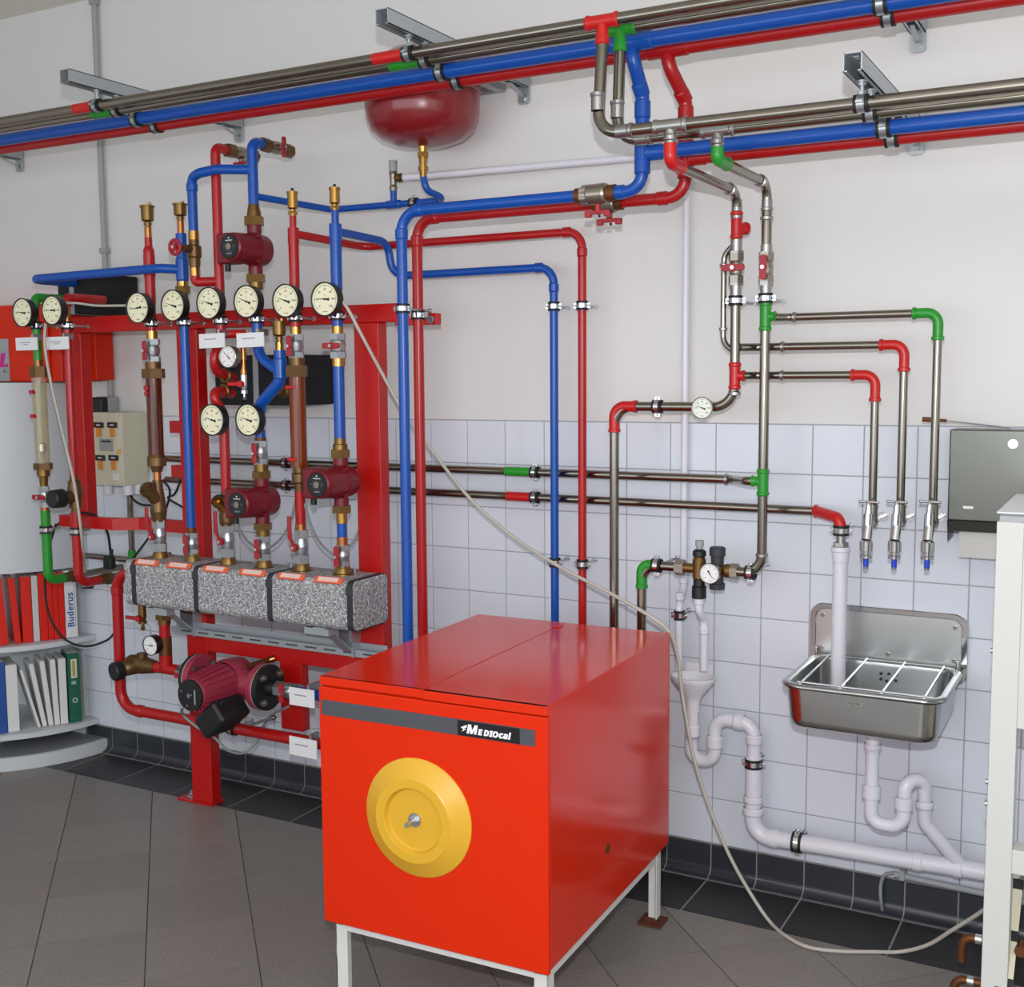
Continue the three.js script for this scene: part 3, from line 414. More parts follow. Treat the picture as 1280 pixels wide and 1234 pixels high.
// ---------------------------------------------------------------- red steel frame carrying the test board
{
  const t = thing('pipe_stand', 'red painted steel stand with two posts, standing before the tiled wall', 'stand', V(-1.9, 0, 0.27));
  part(t, 'post', box(-1.955, -1.855, 0.008, 1.785, 0.25, 0.3, 0.004), M.redFrame); part(t, 'post', box(-1.156, -1.056, 0.6, 1.785, 0.25, 0.3, 0.004), M.redFrame); part(t, 'post', box(-2.515, -2.455, 1.03, 1.785, 0.25, 0.3, 0.004), M.redFrame);
  part(t, 'top_beam', box(-2.5, -0.985, 1.785, 1.845, 0.25, 0.3, 0.004), M.redFrame);
  part(t, 'beam_lug', box(-0.99, -0.83, 1.772, 1.808, 0.27, 0.3, 0.003), M.redFrame); part(t, 'lug_bolt', [hex(V(-0.85, 1.788, 0.3), V(-0.85, 1.788, 0.306), 0.009), cyl(V(-0.85, 1.788, 0.299), V(-0.85, 1.788, 0.302), 0.013)], M.zinc);
  part(t, 'lower_beam', box(-1.855, -1.056, 0.597, 0.656, 0.25, 0.3, 0.003), M.redFrame);
  part(t, 'stub_post', box(-1.512, -1.412, 0.352, 0.598, 0.26, 0.3, 0.004), M.redFrame);
  part(t, 'rung', box(-2.02, -1.955, 1.405, 1.45, 0.25, 0.285, 0.003), M.redFrame); part(t, 'rung', box(-2.02, -1.955, 1.24, 1.285, 0.25, 0.285, 0.003), M.redFrame);
  const yb = 1.055, k = (u, v, z) => { const p = W(u, v, z); return V(p.x, yb, z); };
  part(t, 'side_arm', [bar(V(-1.955, yb, 0.28), V(-2.19, yb, 0.28), 0.03, 0.045), bar(V(-2.18, yb, 0.27), V(-2.27, yb, 0.345), 0.03, 0.045), bar(V(-2.255, yb, 0.335), V(-2.56, yb, 0.335), 0.03, 0.045)], M.redFrame);
  part(t, 'foot_plate', box(-2.03, -1.855, 0, 0.008, 0.23, 0.305, 0.002), M.redFrame);
  part(t, 'anchor_bolt', [hex(V(-1.99, 0.008, 0.268), V(-1.99, 0.018, 0.268), 0.011), cyl(V(-1.99, 0.008, 0.268), V(-1.99, 0.03, 0.268), 0.006), cyl(V(-1.99, 0.008, 0.268), V(-1.99, 0.011, 0.268), 0.017)], M.zinc);
}
const ZF = 0.4;
// ---------------------------------------------------------------- manifold in its granular casing, with rail and consoles
{
  const t = thing('manifold', 'long grey granular insulated manifold block bound with dark straps', 'manifold', V(-1.54, 0.79, ZF));
  const x0 = -2.052, x1 = -1.033, y0 = 0.79, y1 = 0.955, z0 = 0.302, z1 = 0.5;
  const s = roundRect(z1 - z0, y1 - y0, 0.022), g = new THREE.ExtrudeGeometry(s, { depth: x1 - x0 - 0.012, bevelEnabled: true, bevelThickness: 0.006, bevelSize: 0.006, bevelSegments: 2, bevelOffset: -0.006, curveSegments: 6 });
  g.translate(0, 0, 0.006); g.rotateY(Math.PI / 2); g.translate(x0, (y0 + y1) / 2, (z0 + z1) / 2);
  const p = g.attributes.position, n = g.attributes.normal, uv = g.attributes.uv; for (let i = 0; i < p.count; i++) { if (Math.abs(n.getX(i)) > 0.6) uv.setXY(i, p.getZ(i), p.getY(i)); else if (Math.abs(n.getY(i)) > 0.7) uv.setXY(i, p.getX(i), p.getZ(i)); else uv.setXY(i, p.getX(i), p.getY(i)); }
  part(t, 'casing', g, M.granular);
  for (const u of [168, 245, 337, 437]) { const x = W(u, 745, z1).x, q = 0.0008, s2 = plate(roundRect(z1 - z0 + 2 * q, y1 - y0 + 2 * q, 0.0225), 0.022, 0); s2.rotateY(Math.PI / 2); s2.translate(x - 0.011, (y0 + y1) / 2, (z0 + z1) / 2); const st = part(t, 'strap', s2, M.strap); part(st, 'buckle', box(x - 0.014, x + 0.014, y1 - 0.045, y1 - 0.02, z1 + 0.0005, z1 + 0.004, 0.001), M.darkGrey); }
  for (const [u, v] of [[186, 705], [226, 709], [272, 714], [318, 717], [366, 722], [413, 727]]) { const c = W(u, v, z1 - 0.012), g1 = (x, w, m, n2) => part(t, n2, box(x - w, x + w, -0.012, 0.012, 0, 0.006, 0.002).rotateX(-0.75).translate(c.x, y1 - 0.004, z1 - 0.005), m); const hold = g1(0, 0.055, M.tagOrange, 'label_holder'); part(hold, 'label_strip', box(-0.04, 0.04, -0.008, 0.008, 0.006, 0.0075).rotateX(-0.75).translate(c.x, y1 - 0.004, z1 - 0.005), M.tagClear); }
  part(t, 'wing_screw', [190, 268, 345, 425].map((u) => [cyl(V(W(u, 705, 0.44).x, y1, 0.36), V(W(u, 705, 0.44).x, y1 + 0.014, 0.36), 0.006), box(W(u, 705, 0.44).x - 0.016, W(u, 705, 0.44).x + 0.016, y1 + 0.006, y1 + 0.015, 0.357, 0.363)]), M.zinc);
  const r = thing('support_rail', 'galvanised slotted rail with two consoles under the granular manifold', 'bracket', V(-1.54, 0.7, 0.36));
  part(r, 'rail', [box(-1.85, -1.16, 0.6565, 0.6605, 0.25, 0.305), box(-2.0, -1.04, 0.6605, 0.705, 0.302, 0.306), box(-2.0, -1.04, 0.6605, 0.6645, 0.302, 0.33), box(-2.0, -1.04, 0.6605, 0.685, 0.328, 0.332)], M.galv);
  part(r, 'slot', [...Array(11)].map((_, i) => box(-1.95 + i * 0.083, -1.9 + i * 0.083, 0.671, 0.676, 0.3315, 0.3326)), M.darkGrey);
  for (const x of [-1.9, -1.18]) part(r, 'console', [box(x - 0.025, x + 0.025, 0.784, 0.79, 0.3, 0.49), box(x - 0.025, x - 0.021, 0.69, 0.79, 0.3, 0.36), box(x + 0.021, x + 0.025, 0.66, 0.79, 0.3, 0.345), bar(V(x, 0.78, 0.46), V(x, 0.68, 0.335), 0.006, 0.04, V(1, 0, 0)), box(x - 0.07, x + 0.03, 0.762, 0.784, 0.44, 0.48)], M.galv);
}
// ---------------------------------------------------------------- the six risers
const PX = [-1.972, -1.815, -1.645, -1.483, -1.318, -1.146];
const baseNut = (R, v0, v1) => R.prof('manifold_union', v0, v1, [[0, 0.038], [0.35, 0.036], [0.4, 0.03], [0.75, 0.026], [1, 0.022]], BR);
{
  const R = riser('red_riser', 'red riser with a tall amber flow tube, leftmost above the manifold', 'pipe', PX[0], ZF, 'risers above the manifold');
  baseNut(R, 688, 703); R.valve(650, 689, 0.023, 'lever', 'ball valve with an upright red lever under the left amber flow tube', { group: 'lever ball valves' });
  R.prof('strainer', 600, 652, [[0, 0.024], [0.1, 0.026], [0.25, 0.03], [0.5, 0.026], [0.8, 0.019], [1, 0.018]], M.bronze);
  { const y = R.Y(628), a = V(R.x, y, ZF), d = V(-0.1, 0.75, 0.62); part(R.t, 'strainer_bonnet', [...turn(a, d, [[0, 0.024], [0.055, 0.024], [0.055, 0.029], [0.075, 0.029], [0.075, 0.02], [0.085, 0.02], [0.085, 0]], 20)], M.bronze); }
  R.tube('copper_tail', 588, 602, 0.014, M.copper).prof('lower_union', 568, 590, [[0, 0.018], [0.3, 0.024], [0.35, 0.034], [0.8, 0.034], [1, 0.028]], M.bronze);
  R.tube('flow_tube', 471, 570, 0.0275, M.amberDark); R.tube('flow_float', 552, 566, 0.016, M.steelDull); R.tube('flow_core', 474, 568, 0.012, M.copperDull);
  R.nut('upper_union', 461, 473, 0.042, M.bronze).tube('union_collar', 452, 462, 0.028, M.bronze);
  { const y = R.Y(485); part(R.t, 'marker_clip', [cyl(V(R.x - 0.004, y, ZF + 0.026), V(R.x - 0.004, y, ZF + 0.036), 0.011), cyl(V(R.x - 0.004, y - 0.02, ZF + 0.026), V(R.x - 0.004, y - 0.02, ZF + 0.036), 0.009)], M.handle); }
  R.valve(424, 453, 0.025, 'upright', 'ball valve with an upright red butterfly above the left amber flow tube').tube('brass_tail', 414, 425, 0.02, M.brassNew).tube('pipe', 395, 416, 0.015, M.red).clamp(404, 0.0165, 'pipe clamp on the left red riser over its ball valve');
  R.tube('copper_sensor_pocket', 378, 399, 0.0165, M.copperDull).tube('pipe', 314, 380, 0.0185, M.red).tube('sleeve', 318, 346, 0.0205, M.red).prof('reducer', 308, 316, [[0, 0.0205], [0.4, 0.0195], [1, 0.0135]], M.red).tube('narrow_pipe', 297, 310, 0.0135, M.red).tube('copper_tail', 285, 298, 0.0125, M.copper);
  fatVent(V(R.x, R.Y(287), ZF), R.Y(255) - R.Y(287), 'fat brass air vent on top of the left red riser');
}
{
  const R = riser('blue_riser', 'long straight blue riser in front of the red post', 'pipe', PX[1], ZF, 'risers above the manifold');
  baseNut(R, 692, 707); R.valve(666, 693, 0.021, 'upright', 'ball valve at the foot of the blue riser in front of the red post').tube('brass_tail', 659, 667, 0.017, M.copperDull).tube('pipe', 398, 660, 0.0165, M.blue).clamp(403, 0.0175, 'pipe clamp on the blue riser beside the fat brass union');
  R.tube('sensor_pocket', 366, 399, 0.0175, M.copperDull).nut('union', 358, 367, 0.027, BR).tube('union_collar', 352, 359, 0.02, M.brassNew).tube('pipe', 292, 353, 0.019, M.blue).tube('copper_tail', 277, 293, 0.012, M.copper);
  fatVent(V(R.x, R.Y(278), ZF), R.Y(253) - R.Y(278), 'fat brass air vent over the red handwheel');
  const b = thing('blue_branch_pipe', 'long level blue pipe running left from the blue riser', 'pipe', V(-2.3, 1.9, ZF)), y = R.Y(337), zb = 0.447, xe = W(38, 348, zb).x;
  part(b, 'pipe', pipe([V(R.x, y, ZF), V(R.x - 0.06, y + 0.004, zb - 0.004), V(R.x - 0.2, y + 0.002, zb), V(xe, y - 0.004, zb), V(xe, y - 0.004, 0.24)], 0.0165, 0.05), M.blue); part(b, 'tee', sleeve(V(R.x, y - 0.04, ZF), UP, 0.08, 0.019), M.blue);
}
{
  const R = riser('red_riser', 'red riser rising to the upper left ball valve, with a brass strainer below', 'pipe', PX[2], ZF, 'risers above the manifold'), x = R.x;
  baseNut(R, 695, 711); R.valve(655, 696, 0.023, 'lever', 'ball valve with an upright red lever below the small brass strainer', { group: 'lever ball valves' });
  R.prof('strainer', 615, 657, [[0, 0.024], [0.12, 0.027], [0.3, 0.027], [0.6, 0.02], [1, 0.019]], M.bronze);
  { const a = V(x, R.Y(640), ZF), d = V(-0.1, 0.75, 0.62); part(R.t, 'strainer_bonnet', turn(a, d, [[0, 0.02], [0.045, 0.02], [0.045, 0.025], [0.062, 0.025], [0.062, 0.017], [0.07, 0.017], [0.07, 0]], 20), M.brassNew); }
  const y0 = R.Y(616);
  part(R.t, 'pipe', pipe([V(x, y0, ZF), V(x, R.Y(518), ZF), W(262, 488, 0.445), W(290, 492, 0.32)], 0.0175, 0.05), M.red, 'red offset pipe');
  part(R.t, 'pipe', pipe([W(292, 472, 0.31), W(263, 462, 0.445), V(x, R.Y(422), ZF), V(x, R.Y(398), ZF)], 0.0175, 0.05), M.red);
  part(R.t, 'flange_ring', [ring(W(280, 489, 0.365), V(0.05, 0, -1), 0.02, 0.007), ring(W(282, 470, 0.36), V(0.05, 0, -1), 0.02, 0.007)], BR);
  R.clamp(401, 0.0175, 'pipe clamp on the red riser above the left white card').tube('sensor_pocket', 376, 400, 0.0165, M.copperDull).tube('pipe', 200, 378, 0.0168, M.red);
  const yt = R.Y(184), b = V(x + 0.004, yt, 0.36), e = WX(312, 189, x);
  part(R.t, 'top_elbow', pipe([V(x, R.Y(202), ZF), V(x, yt, ZF), V(x, yt, 0.33)], 0.0168, 0.045), M.red);
  ballValve(V(x, yt, 0.345), 0.15, 0.021, 'across', 'dull ball valve at the top of the left red bow, pointing to the wall', { basis: [V(-1, 0, 0), V(0, 0, -1), V(0, -1, 0)], body: M.nickel, ends: M.bronze });
  // short red side branch with drain cock and pressure gauge
  const s = thing('drain_branch', 'short copper branch with a red-handled drain cock hanging by the pressure gauge', 'pipe', V(x + 0.1, 1.6, ZF)), ya = R.Y(418), xb = W(304, 440, ZF).x;
  part(s, 'red_stub', cyl(V(x, ya, ZF), V(xb + 0.005, ya, ZF), 0.0145), M.redCap); part(s, 'copper_tube', pipe([V(xb, ya, ZF), V(xb, yAt(472, xb, ZF), ZF)], 0.0085, 0.02), M.copper); part(s, 'copper_socket', [cyl(V(xb, yAt(472, xb, ZF), ZF), V(xb, yAt(462, xb, ZF), ZF), 0.0115), cyl(V(xb, yAt(450, xb, ZF), ZF), V(xb, yAt(440, xb, ZF), ZF), 0.0115)], M.copper);
  const yc = yAt(480, xb, ZF); part(s, 'cock_body', turn(V(xb, yAt(500, xb, ZF), ZF), UP, [[0, 0.005], [0.008, 0.007], [0.01, 0.005], [0.02, 0.005], [0.022, 0.013], [0.032, 0.013], [0.034, 0.009], [0.05, 0.012], [0.085, 0.012], [0.09, 0.009]], 14), M.chrome);
  part(s, 'cock_handle', [cyl(V(xb, yc, ZF + 0.01), V(xb, yc, ZF + 0.024), 0.011), box(xb - 0.058, xb, yc - 0.007, yc + 0.007, ZF + 0.014, ZF + 0.022, 0.003)], M.redCap);
}
{
  const R = riser('blue_riser', 'blue riser carrying two maroon pumps one above the other', 'pipe', PX[3], ZF, 'risers above the manifold'), x = R.x;
  baseNut(R, 699, 714); R.valve(670, 700, 0.023, 'upright', 'ball valve between the lower left maroon pump and the manifold');
  R.nut('union', 654, 662, 0.033, BR).tube('union_collar', 661, 671, 0.023, BR);
  pump(V(x, R.Y(655), ZF), R.Y(598) - R.Y(655), 'maroon pump hanging lowest, between the brass strainer and the right amber tube');
  R.nut('union', 589, 598, 0.033, BR).tube('union_collar', 580, 590, 0.024, BR).valve(551, 581, 0.022, 'upright', 'ball valve just above the lowest maroon pump').tube('brass_tail', 547, 552, 0.019, M.copperDull).tube('pipe', 537, 548, 0.0175, M.blue).tube('sensor_pocket', 514, 538, 0.0125, M.copper);
  const xs = W(350, 450, ZF).x;
  const by = thing('blue_offset_pipe', 'blue forked pipe jogging in front of the black insulated block', 'pipe', V(xs, 1.5, ZF));
  part(by, 'pipe', pipe([V(x, R.Y(516), ZF), V(x + 0.003, R.Y(506), ZF), V(xs, yAt(476, xs, ZF), ZF), V(xs, yAt(438, xs, ZF), ZF)], 0.02, 0.05), M.blue); part(by, 'branch', pipe([V(x, R.Y(398), ZF), V(x, R.Y(445), ZF), V(xs, yAt(466, xs, ZF), ZF)], 0.0175, 0.07), M.blue); part(by, 'sleeve', sleeve(V(xs, yAt(474, xs, ZF), ZF), UP, 0.07, 0.02), M.blue); part(by, 'copper_tail', cyl(V(xs, yAt(441, xs, ZF), ZF), V(xs, yAt(428, xs, ZF), ZF), 0.014), M.brassNew);
  part(by, 'side_port', [cyl(W(352, 489, 0.36), W(360, 489, 0.33), 0.021), ring(W(354, 489, 0.35), V(0.2, 0, -1), 0.02, 0.006)], BR);
  fatVent(V(xs, yAt(429, xs, ZF), ZF), yAt(400, xs, ZF) - yAt(429, xs, ZF), 'fat brass air vent on the blue fork under the red beam');
  R.clamp(399, 0.0185, 'pipe clamp above the right white card').tube('sensor_pocket', 360, 398, 0.0145, M.copper);
  R.tube('union_collar', 352, 362, 0.024, BR).nut('union', 343, 353, 0.033, BR);
  pump(V(x, R.Y(344), ZF), R.Y(281) - R.Y(344), 'maroon pump at the top, above the row of dial thermometers');
  R.nut('union', 271, 282, 0.034, BR).prof('union_collar', 256, 272, [[0, 0.025], [0.5, 0.022], [1, 0.018]], BR).tube('pipe', 200, 258, 0.0175, M.blue);
  const yt = R.Y(177);
  part(R.t, 'top_elbow', pipe([V(x, R.Y(202), ZF), V(x, yt, ZF), V(x, yt, 0.34)], 0.0175, 0.045), M.blue);
  ballValve(V(x, yt, 0.35), 0.15, 0.021, 'across', 'dull ball valve with a pink handle at the top of the blue bow', { basis: [V(0, -1, 0), V(0, 0, -1), V(1, 0, 0)], body: M.nickel, ends: M.bronze });
  // bow to the gate valve and back into the red riser
  const g = thing('blue_bow_pipe', 'blue bow pipe above the red handwheel valve', 'pipe', V(-1.72, 2.1, ZF)), xg = W(249, 270, ZF).x, yg = R.Y(212), xr = PX[2];
  part(g, 'pipe', pipe([V(x, yg, ZF), V(x - 0.13, yg + 0.008, ZF + 0.03), V(x - 0.2, yg, ZF + 0.04), V(xg, yg - 0.01, ZF + 0.03), V(xg, yAt(292, xg, ZF + 0.03), ZF + 0.03)], 0.0165, 0.05), M.blue);
  part(g, 'sleeve', sleeve(V(xg, yAt(240, xg, ZF + 0.03), ZF + 0.03), UP, 0.03, 0.0165), M.blue);
  const zg = ZF + 0.03, Yg = (v) => yAt(v, xg, zg), q = thing('gate_valve', 'brown gate valve with a small red handwheel', 'valve', V(xg, Yg(336), zg));
  part(q, 'body', [...turn(V(xg, Yg(336), zg), UP, [[0, 0.018], [0.012, 0.018], [0.012, 0.02], [0.035, 0.02], [0.04, 0.025], [0.075, 0.025], [0.08, 0.018], [0.1, 0.018]], 18), cyl(V(xg, Yg(312), zg), V(xg, Yg(312), zg + 0.05), 0.016, 0.012)], M.bronze);
  part(q, 'brass_tail', [cyl(V(xg, Yg(300), zg), V(xg, Yg(289), zg), 0.0185), cyl(V(xg, Yg(345), zg), V(xg, Yg(335), zg), 0.0185)], M.brassNew); part(q, 'stem', cyl(V(xg, Yg(312), zg + 0.045), V(xg, Yg(312), zg + 0.095), 0.006), BR);
  const wz = zg + 0.09, wy = Yg(312), hw = part(q, 'handwheel', [ring(V(xg, wy, wz), V(0, 0, 1), 0.024, 0.006, 20), cyl(V(xg, wy, wz - 0.008), V(xg, wy, wz + 0.008), 0.011), ...[0, 1, 2, 3, 4].map((i) => { const a = i * Math.PI * 0.4 + 0.3; return cyl(V(xg, wy, wz), V(xg + Math.cos(a) * 0.024, wy + Math.sin(a) * 0.024, wz), 0.0045, 0.0045, 8); })], M.handle);
  part(hw, 'nut', hex(V(xg, wy, wz + 0.008), V(xg, wy, wz + 0.013), 0.006), M.chrome);
  const k = thing('red_bow_pipe', 'short red elbow under the handwheel valve', 'pipe', V(xg, Yg(350), zg)); part(k, 'pipe', pipe([V(xg, Yg(343), zg), V(xg, yAt(352, xr, ZF), zg), V(xr, yAt(352, xr, ZF), ZF)], 0.0165, 0.045), M.red);
}
{
  const R = riser('red_riser', 'red riser with the amber flow tube in front of the black block', 'pipe', PX[4], ZF, 'risers above the manifold'), x = R.x;
  baseNut(R, 703, 718); R.valve(662, 704, 0.023, 'lever', 'ball valve with an upright red lever left of the right-hand pump', { group: 'lever ball valves' });
  R.tube('brass_tail', 655, 664, 0.019, M.copper).tube('pipe', 614, 657, 0.0175, M.red).prof('lower_union', 582, 616, [[0, 0.016], [0.35, 0.018], [0.4, 0.026], [0.7, 0.026], [0.75, 0.02], [1, 0.02]], M.bronze);
  R.tube('flow_tube', 470, 584, 0.0275, M.amber).tube('flow_core', 474, 582, 0.012, M.copperDull).nut('upper_union', 457, 471, 0.038, M.bronze).tube('union_collar', 447, 458, 0.026, M.bronze);
  for (const v of [484, 574]) part(R.t, 'marker_clip', [box(x - 0.026, x + 0.01, R.Y(v) - 0.006, R.Y(v) + 0.006, ZF + 0.022, ZF + 0.032, 0.003)], M.redCap);
  R.valve(418, 448, 0.024, 'upright', 'ball valve with an upright red butterfly above the right amber flow tube').tube('brass_tail', 409, 419, 0.0185, M.brassNew).tube('pipe', 392, 411, 0.0175, M.red).clamp(397, 0.0185, 'pipe clamp on the red riser left of the rightmost thermometer');
  R.tube('sensor_pocket', 366, 394, 0.0165, M.copperDull).tube('pipe', 285, 368, 0.0168, M.red).tube('sleeve', 285, 304, 0.0185, M.red).tube('narrow_pipe', 270, 286, 0.011, M.red);
  slimVent(V(x, R.Y(272), ZF), R.Y(236) - R.Y(272), 'slim brass air vent on top of the red riser');
  const b = thing('red_circuit_pipe', 'red pipe turning back to the wall, along it and down behind the boiler', 'pipe', V(-0.41, 0.8, 0.1)), y = R.Y(292), q = W(455, 308, 0.1), e = W(728, 290, 0.1), yq = (q.y + e.y) / 2;
  part(b, 'pipe', pipe([V(x, y, ZF), V(q.x, yq, 0.1), V(-0.411, yq, 0.1), V(-0.411, 0.5, 0.1), V(-0.411, 0.5, 0.38)], 0.0135, 0.05), M.red); part(b, 'coupling', [...sleeve(V(-0.411, yq - 0.05, 0.1), V(0, -1, 0), 0.03, 0.0135), ...sleeve(V(-0.45, yq, 0.1), V(-1, 0, 0), 0.03, 0.0135)], M.red);
}
{
  const R = riser('blue_riser', 'blue riser with the right-hand maroon pump, beside the right red post', 'pipe', PX[5], ZF, 'risers above the manifold'), x = R.x;
  baseNut(R, 707, 722); R.valve(681, 708, 0.022, 'upright', 'ball valve with an upright red butterfly below the right-hand maroon pump').tube('brass_tail', 671, 682, 0.018, M.copper).tube('pipe', 652, 672, 0.0165, M.blue).tube('brass_tail', 640, 654, 0.018, M.brassNew).nut('union', 632, 641, 0.033, BR);
  pump(V(x, R.Y(633), ZF), R.Y(571) - R.Y(633), 'maroon pump at the right, below the rightmost blue riser');
  R.nut('union', 562, 572, 0.033, BR).prof('union_collar', 548, 563, [[0, 0.024], [0.5, 0.024], [0.55, 0.019], [1, 0.019]], BR).tube('pipe', 456, 549, 0.0185, M.blue).tube('brass_tail', 447, 458, 0.021, M.brassNew);
  R.valve(417, 448, 0.024, 'across', 'ball valve with its red butterfly turned level, closed, on the rightmost blue riser').tube('brass_tail', 408, 418, 0.0185, M.brassNew).tube('pipe', 390, 410, 0.0175, M.blue).clamp(395, 0.0185, 'pipe clamp on the rightmost blue riser at the red beam');
  R.tube('sensor_pocket', 362, 391, 0.0165, M.copperDull).tube('pipe', 280, 364, 0.0185, M.blue).tube('sleeve', 280, 300, 0.0205, M.blue).tube('narrow_pipe', 263, 282, 0.012, M.blue);
  slimVent(V(x, R.Y(265), ZF), R.Y(231) - R.Y(265), 'slim brass air vent on top of the blue riser');
  const b = thing('blue_circuit_pipe', 'blue pipe stepping down to the wall, along it and down behind the boiler', 'pipe', V(-0.51, 0.8, 0.1)), y = R.Y(289), q = W(478, 297, 0.16), q2 = W(482, 338, 0.12), e = W(690, 334, 0.1), yq = e.y;
  part(b, 'pipe', pipe([V(x, y, ZF), V(q.x, y - 0.01, 0.13), V(q.x + 0.005, yq, 0.11), V(q.x + 0.12, yq, 0.1), V(-0.511, yq, 0.1), V(-0.511, 0.5, 0.1), V(-0.511, 0.5, 0.38)], 0.0135, 0.05), M.blue); part(b, 'coupling', [...sleeve(V(-0.511, yq - 0.05, 0.1), V(0, -1, 0), 0.03, 0.0135), ...sleeve(V(-0.55, yq, 0.1), V(-1, 0, 0), 0.03, 0.0135)], M.blue);
  for (const [xx, v, lab, u] of [[-0.511, 383, 'upper pipe clamp of the blue wall pipe', 693], [-0.411, 382, 'upper pipe clamp of the red wall pipe', 728], [-0.511, 703, 'lower pipe clamp of the blue wall pipe', 693], [-0.411, 705, 'lower pipe clamp of the red wall pipe', 728]]) pipeClamp(V(xx, yAt(v, xx, 0.1), 0.1), 0.0138, 0.098, lab, null, 'pipe clamps on the wall');
  // safety line to the expansion vessel
  const s = thing('safety_line', 'thin blue pipe linking the risers, relief valve and expansion vessel', 'pipe', V(-1.1, 2.17, 0.1)), ye = W(418, 262, 0.12).y, xk = W(415, 263, 0.12).x, vx = -0.936, vz = 0.2, xe = W(560, 249, 0.1).x;
  part(s, 'pipe', pipe([V(PX[3], yAt(245, PX[3], ZF), ZF), V(xk, ye, 0.12), V(xe, ye, 0.1), V(vx + 0.01, ye + 0.02, vz), V(vx, yAt(220, vx, vz), vz)], 0.0115, 0.035, 14), M.blue);
  const xs = W(492, 245, 0.11).x; part(s, 'stub', cyl(V(xs, ye, 0.11), V(xs, ye + 0.05, 0.11), 0.0115), M.blue); part(s, 'tee', sleeve(V(xs - 0.03, ye, 0.11), V(1, 0, 0), 0.06, 0.0115), M.blue);
  pipeClamp(V(W(517, 252, 0.11).x, ye, 0.108), 0.0118, 0.106, 'pipe clamp on the thin blue safety line', [0, 0, Math.PI / 2], 'pipe clamps on the wall');
  const r = thing('relief_valve', 'nickel relief valve with a ribbed cap on the thin blue line', 'valve', V(xs, ye + 0.045, 0.11)), yr = ye + 0.045;
  part(r, 'body', [...turn(V(xs, yr, 0.11), UP, [[0, 0.012], [0.012, 0.015], [0.02, 0.012], [0.055, 0.013], [0.06, 0.015], [0.066, 0.013]], 16)], M.nickel); part(r, 'outlet', turn(V(xs, yr + 0.042, 0.11), V(1, 0, 0), [[0, 0.01], [0.02, 0.011], [0.02, 0.015], [0.034, 0.015], [0.034, 0.011], [0.045, 0.011]], 14), M.bronze); part(r, 'cap', turn(V(xs, yr + 0.064, 0.11), UP, [[0, 0.014], [0.036, 0.015], [0.038, 0.012], [0.038, 0]], 12), M.grey);
  const dr = thing('white_drain_pipe', 'white plastic discharge pipe along the wall and down into the funnel', 'pipe', V(-0.1, 1.5, 0.06)), zd = 0.1, yd = yr + 0.042, xd = W(857, 400, 0.02).x;
  part(dr, 'pipe', pipe([V(xs + 0.04, yd, 0.11), V(xs + 0.1, yd, zd), V(xd, yd, 0.02), V(xd, W(857, 735, 0.02).y, 0.02), V(W(849, 757, 0.09).x, W(849, 757, 0.09).y, 0.09), V(W(848, 845, 0.09).x, W(848, 838, 0.09).y, 0.09)], 0.0115, 0.03, 14), M.pipeWhite);
  part(dr, 'coupling', [...sleeve(V(W(852, 745, 0.07).x, W(852, 751, 0.09).y, 0.086), UP, 0.025, 0.0115), ...sleeve(V(xd, W(857, 730, 0.02).y, 0.02), UP, 0.025, 0.0115)], M.pipeWhite);
  pipeClamp(V(W(849, 769, 0.09).x, W(849, 769, 0.09).y, 0.09), 0.0118, 0.088, 'pipe clamp on the white drain pipe above the funnel', null, 'pipe clamps on the wall');
  // expansion vessel
  const e2 = thing('expansion_vessel', 'dark red pan-shaped expansion vessel hanging under the upper pipes', 'vessel', V(vx, 2.345, vz)), yb = 2.352;
  part(e2, 'shell', lathe(V(vx, yb, vz), UP, [[0, 0.0], [0.001, 0.04], [0.008, 0.09], [0.024, 0.135], [0.05, 0.168], [0.085, 0.182], [0.12, 0.187], [0.178, 0.187], [0.2, 0.186], [0.24, 0.172], [0.275, 0.14], [0.3, 0.1], [0.305, 0]], 48), M.vessel);
  part(e2, 'clamping_rim', turn(V(vx, yb + 0.165, vz), UP, [[0, 0.186], [0.004, 0.192], [0.016, 0.194], [0.03, 0.192], [0.034, 0.186]], 48), M.vessel); part(e2, 'wall_strap', [box(vx - 0.2, vx + 0.2, yb + 0.19, yb + 0.215, 0.002, 0.006), box(vx - 0.2, vx - 0.17, yb + 0.19, yb + 0.215, 0.004, vz), box(vx + 0.17, vx + 0.2, yb + 0.19, yb + 0.215, 0.004, vz)], M.galv);
  const yn = yAt(222, vx, vz), L = yb + 0.004 - yn; part(e2, 'brass_nipple', [...turn(V(vx, yn, vz), UP, [[0, 0.012], [L * 0.22, 0.012], [L * 0.22, 0.017], [L * 0.34, 0.017], [L * 0.34, 0.013], [L * 0.62, 0.013], [L * 0.8, 0.013], [L, 0.017]], 18), hex(V(vx, yn + L * 0.62, vz), V(vx, yn + L * 0.78, vz), 0.02)], M.brassNew);
}
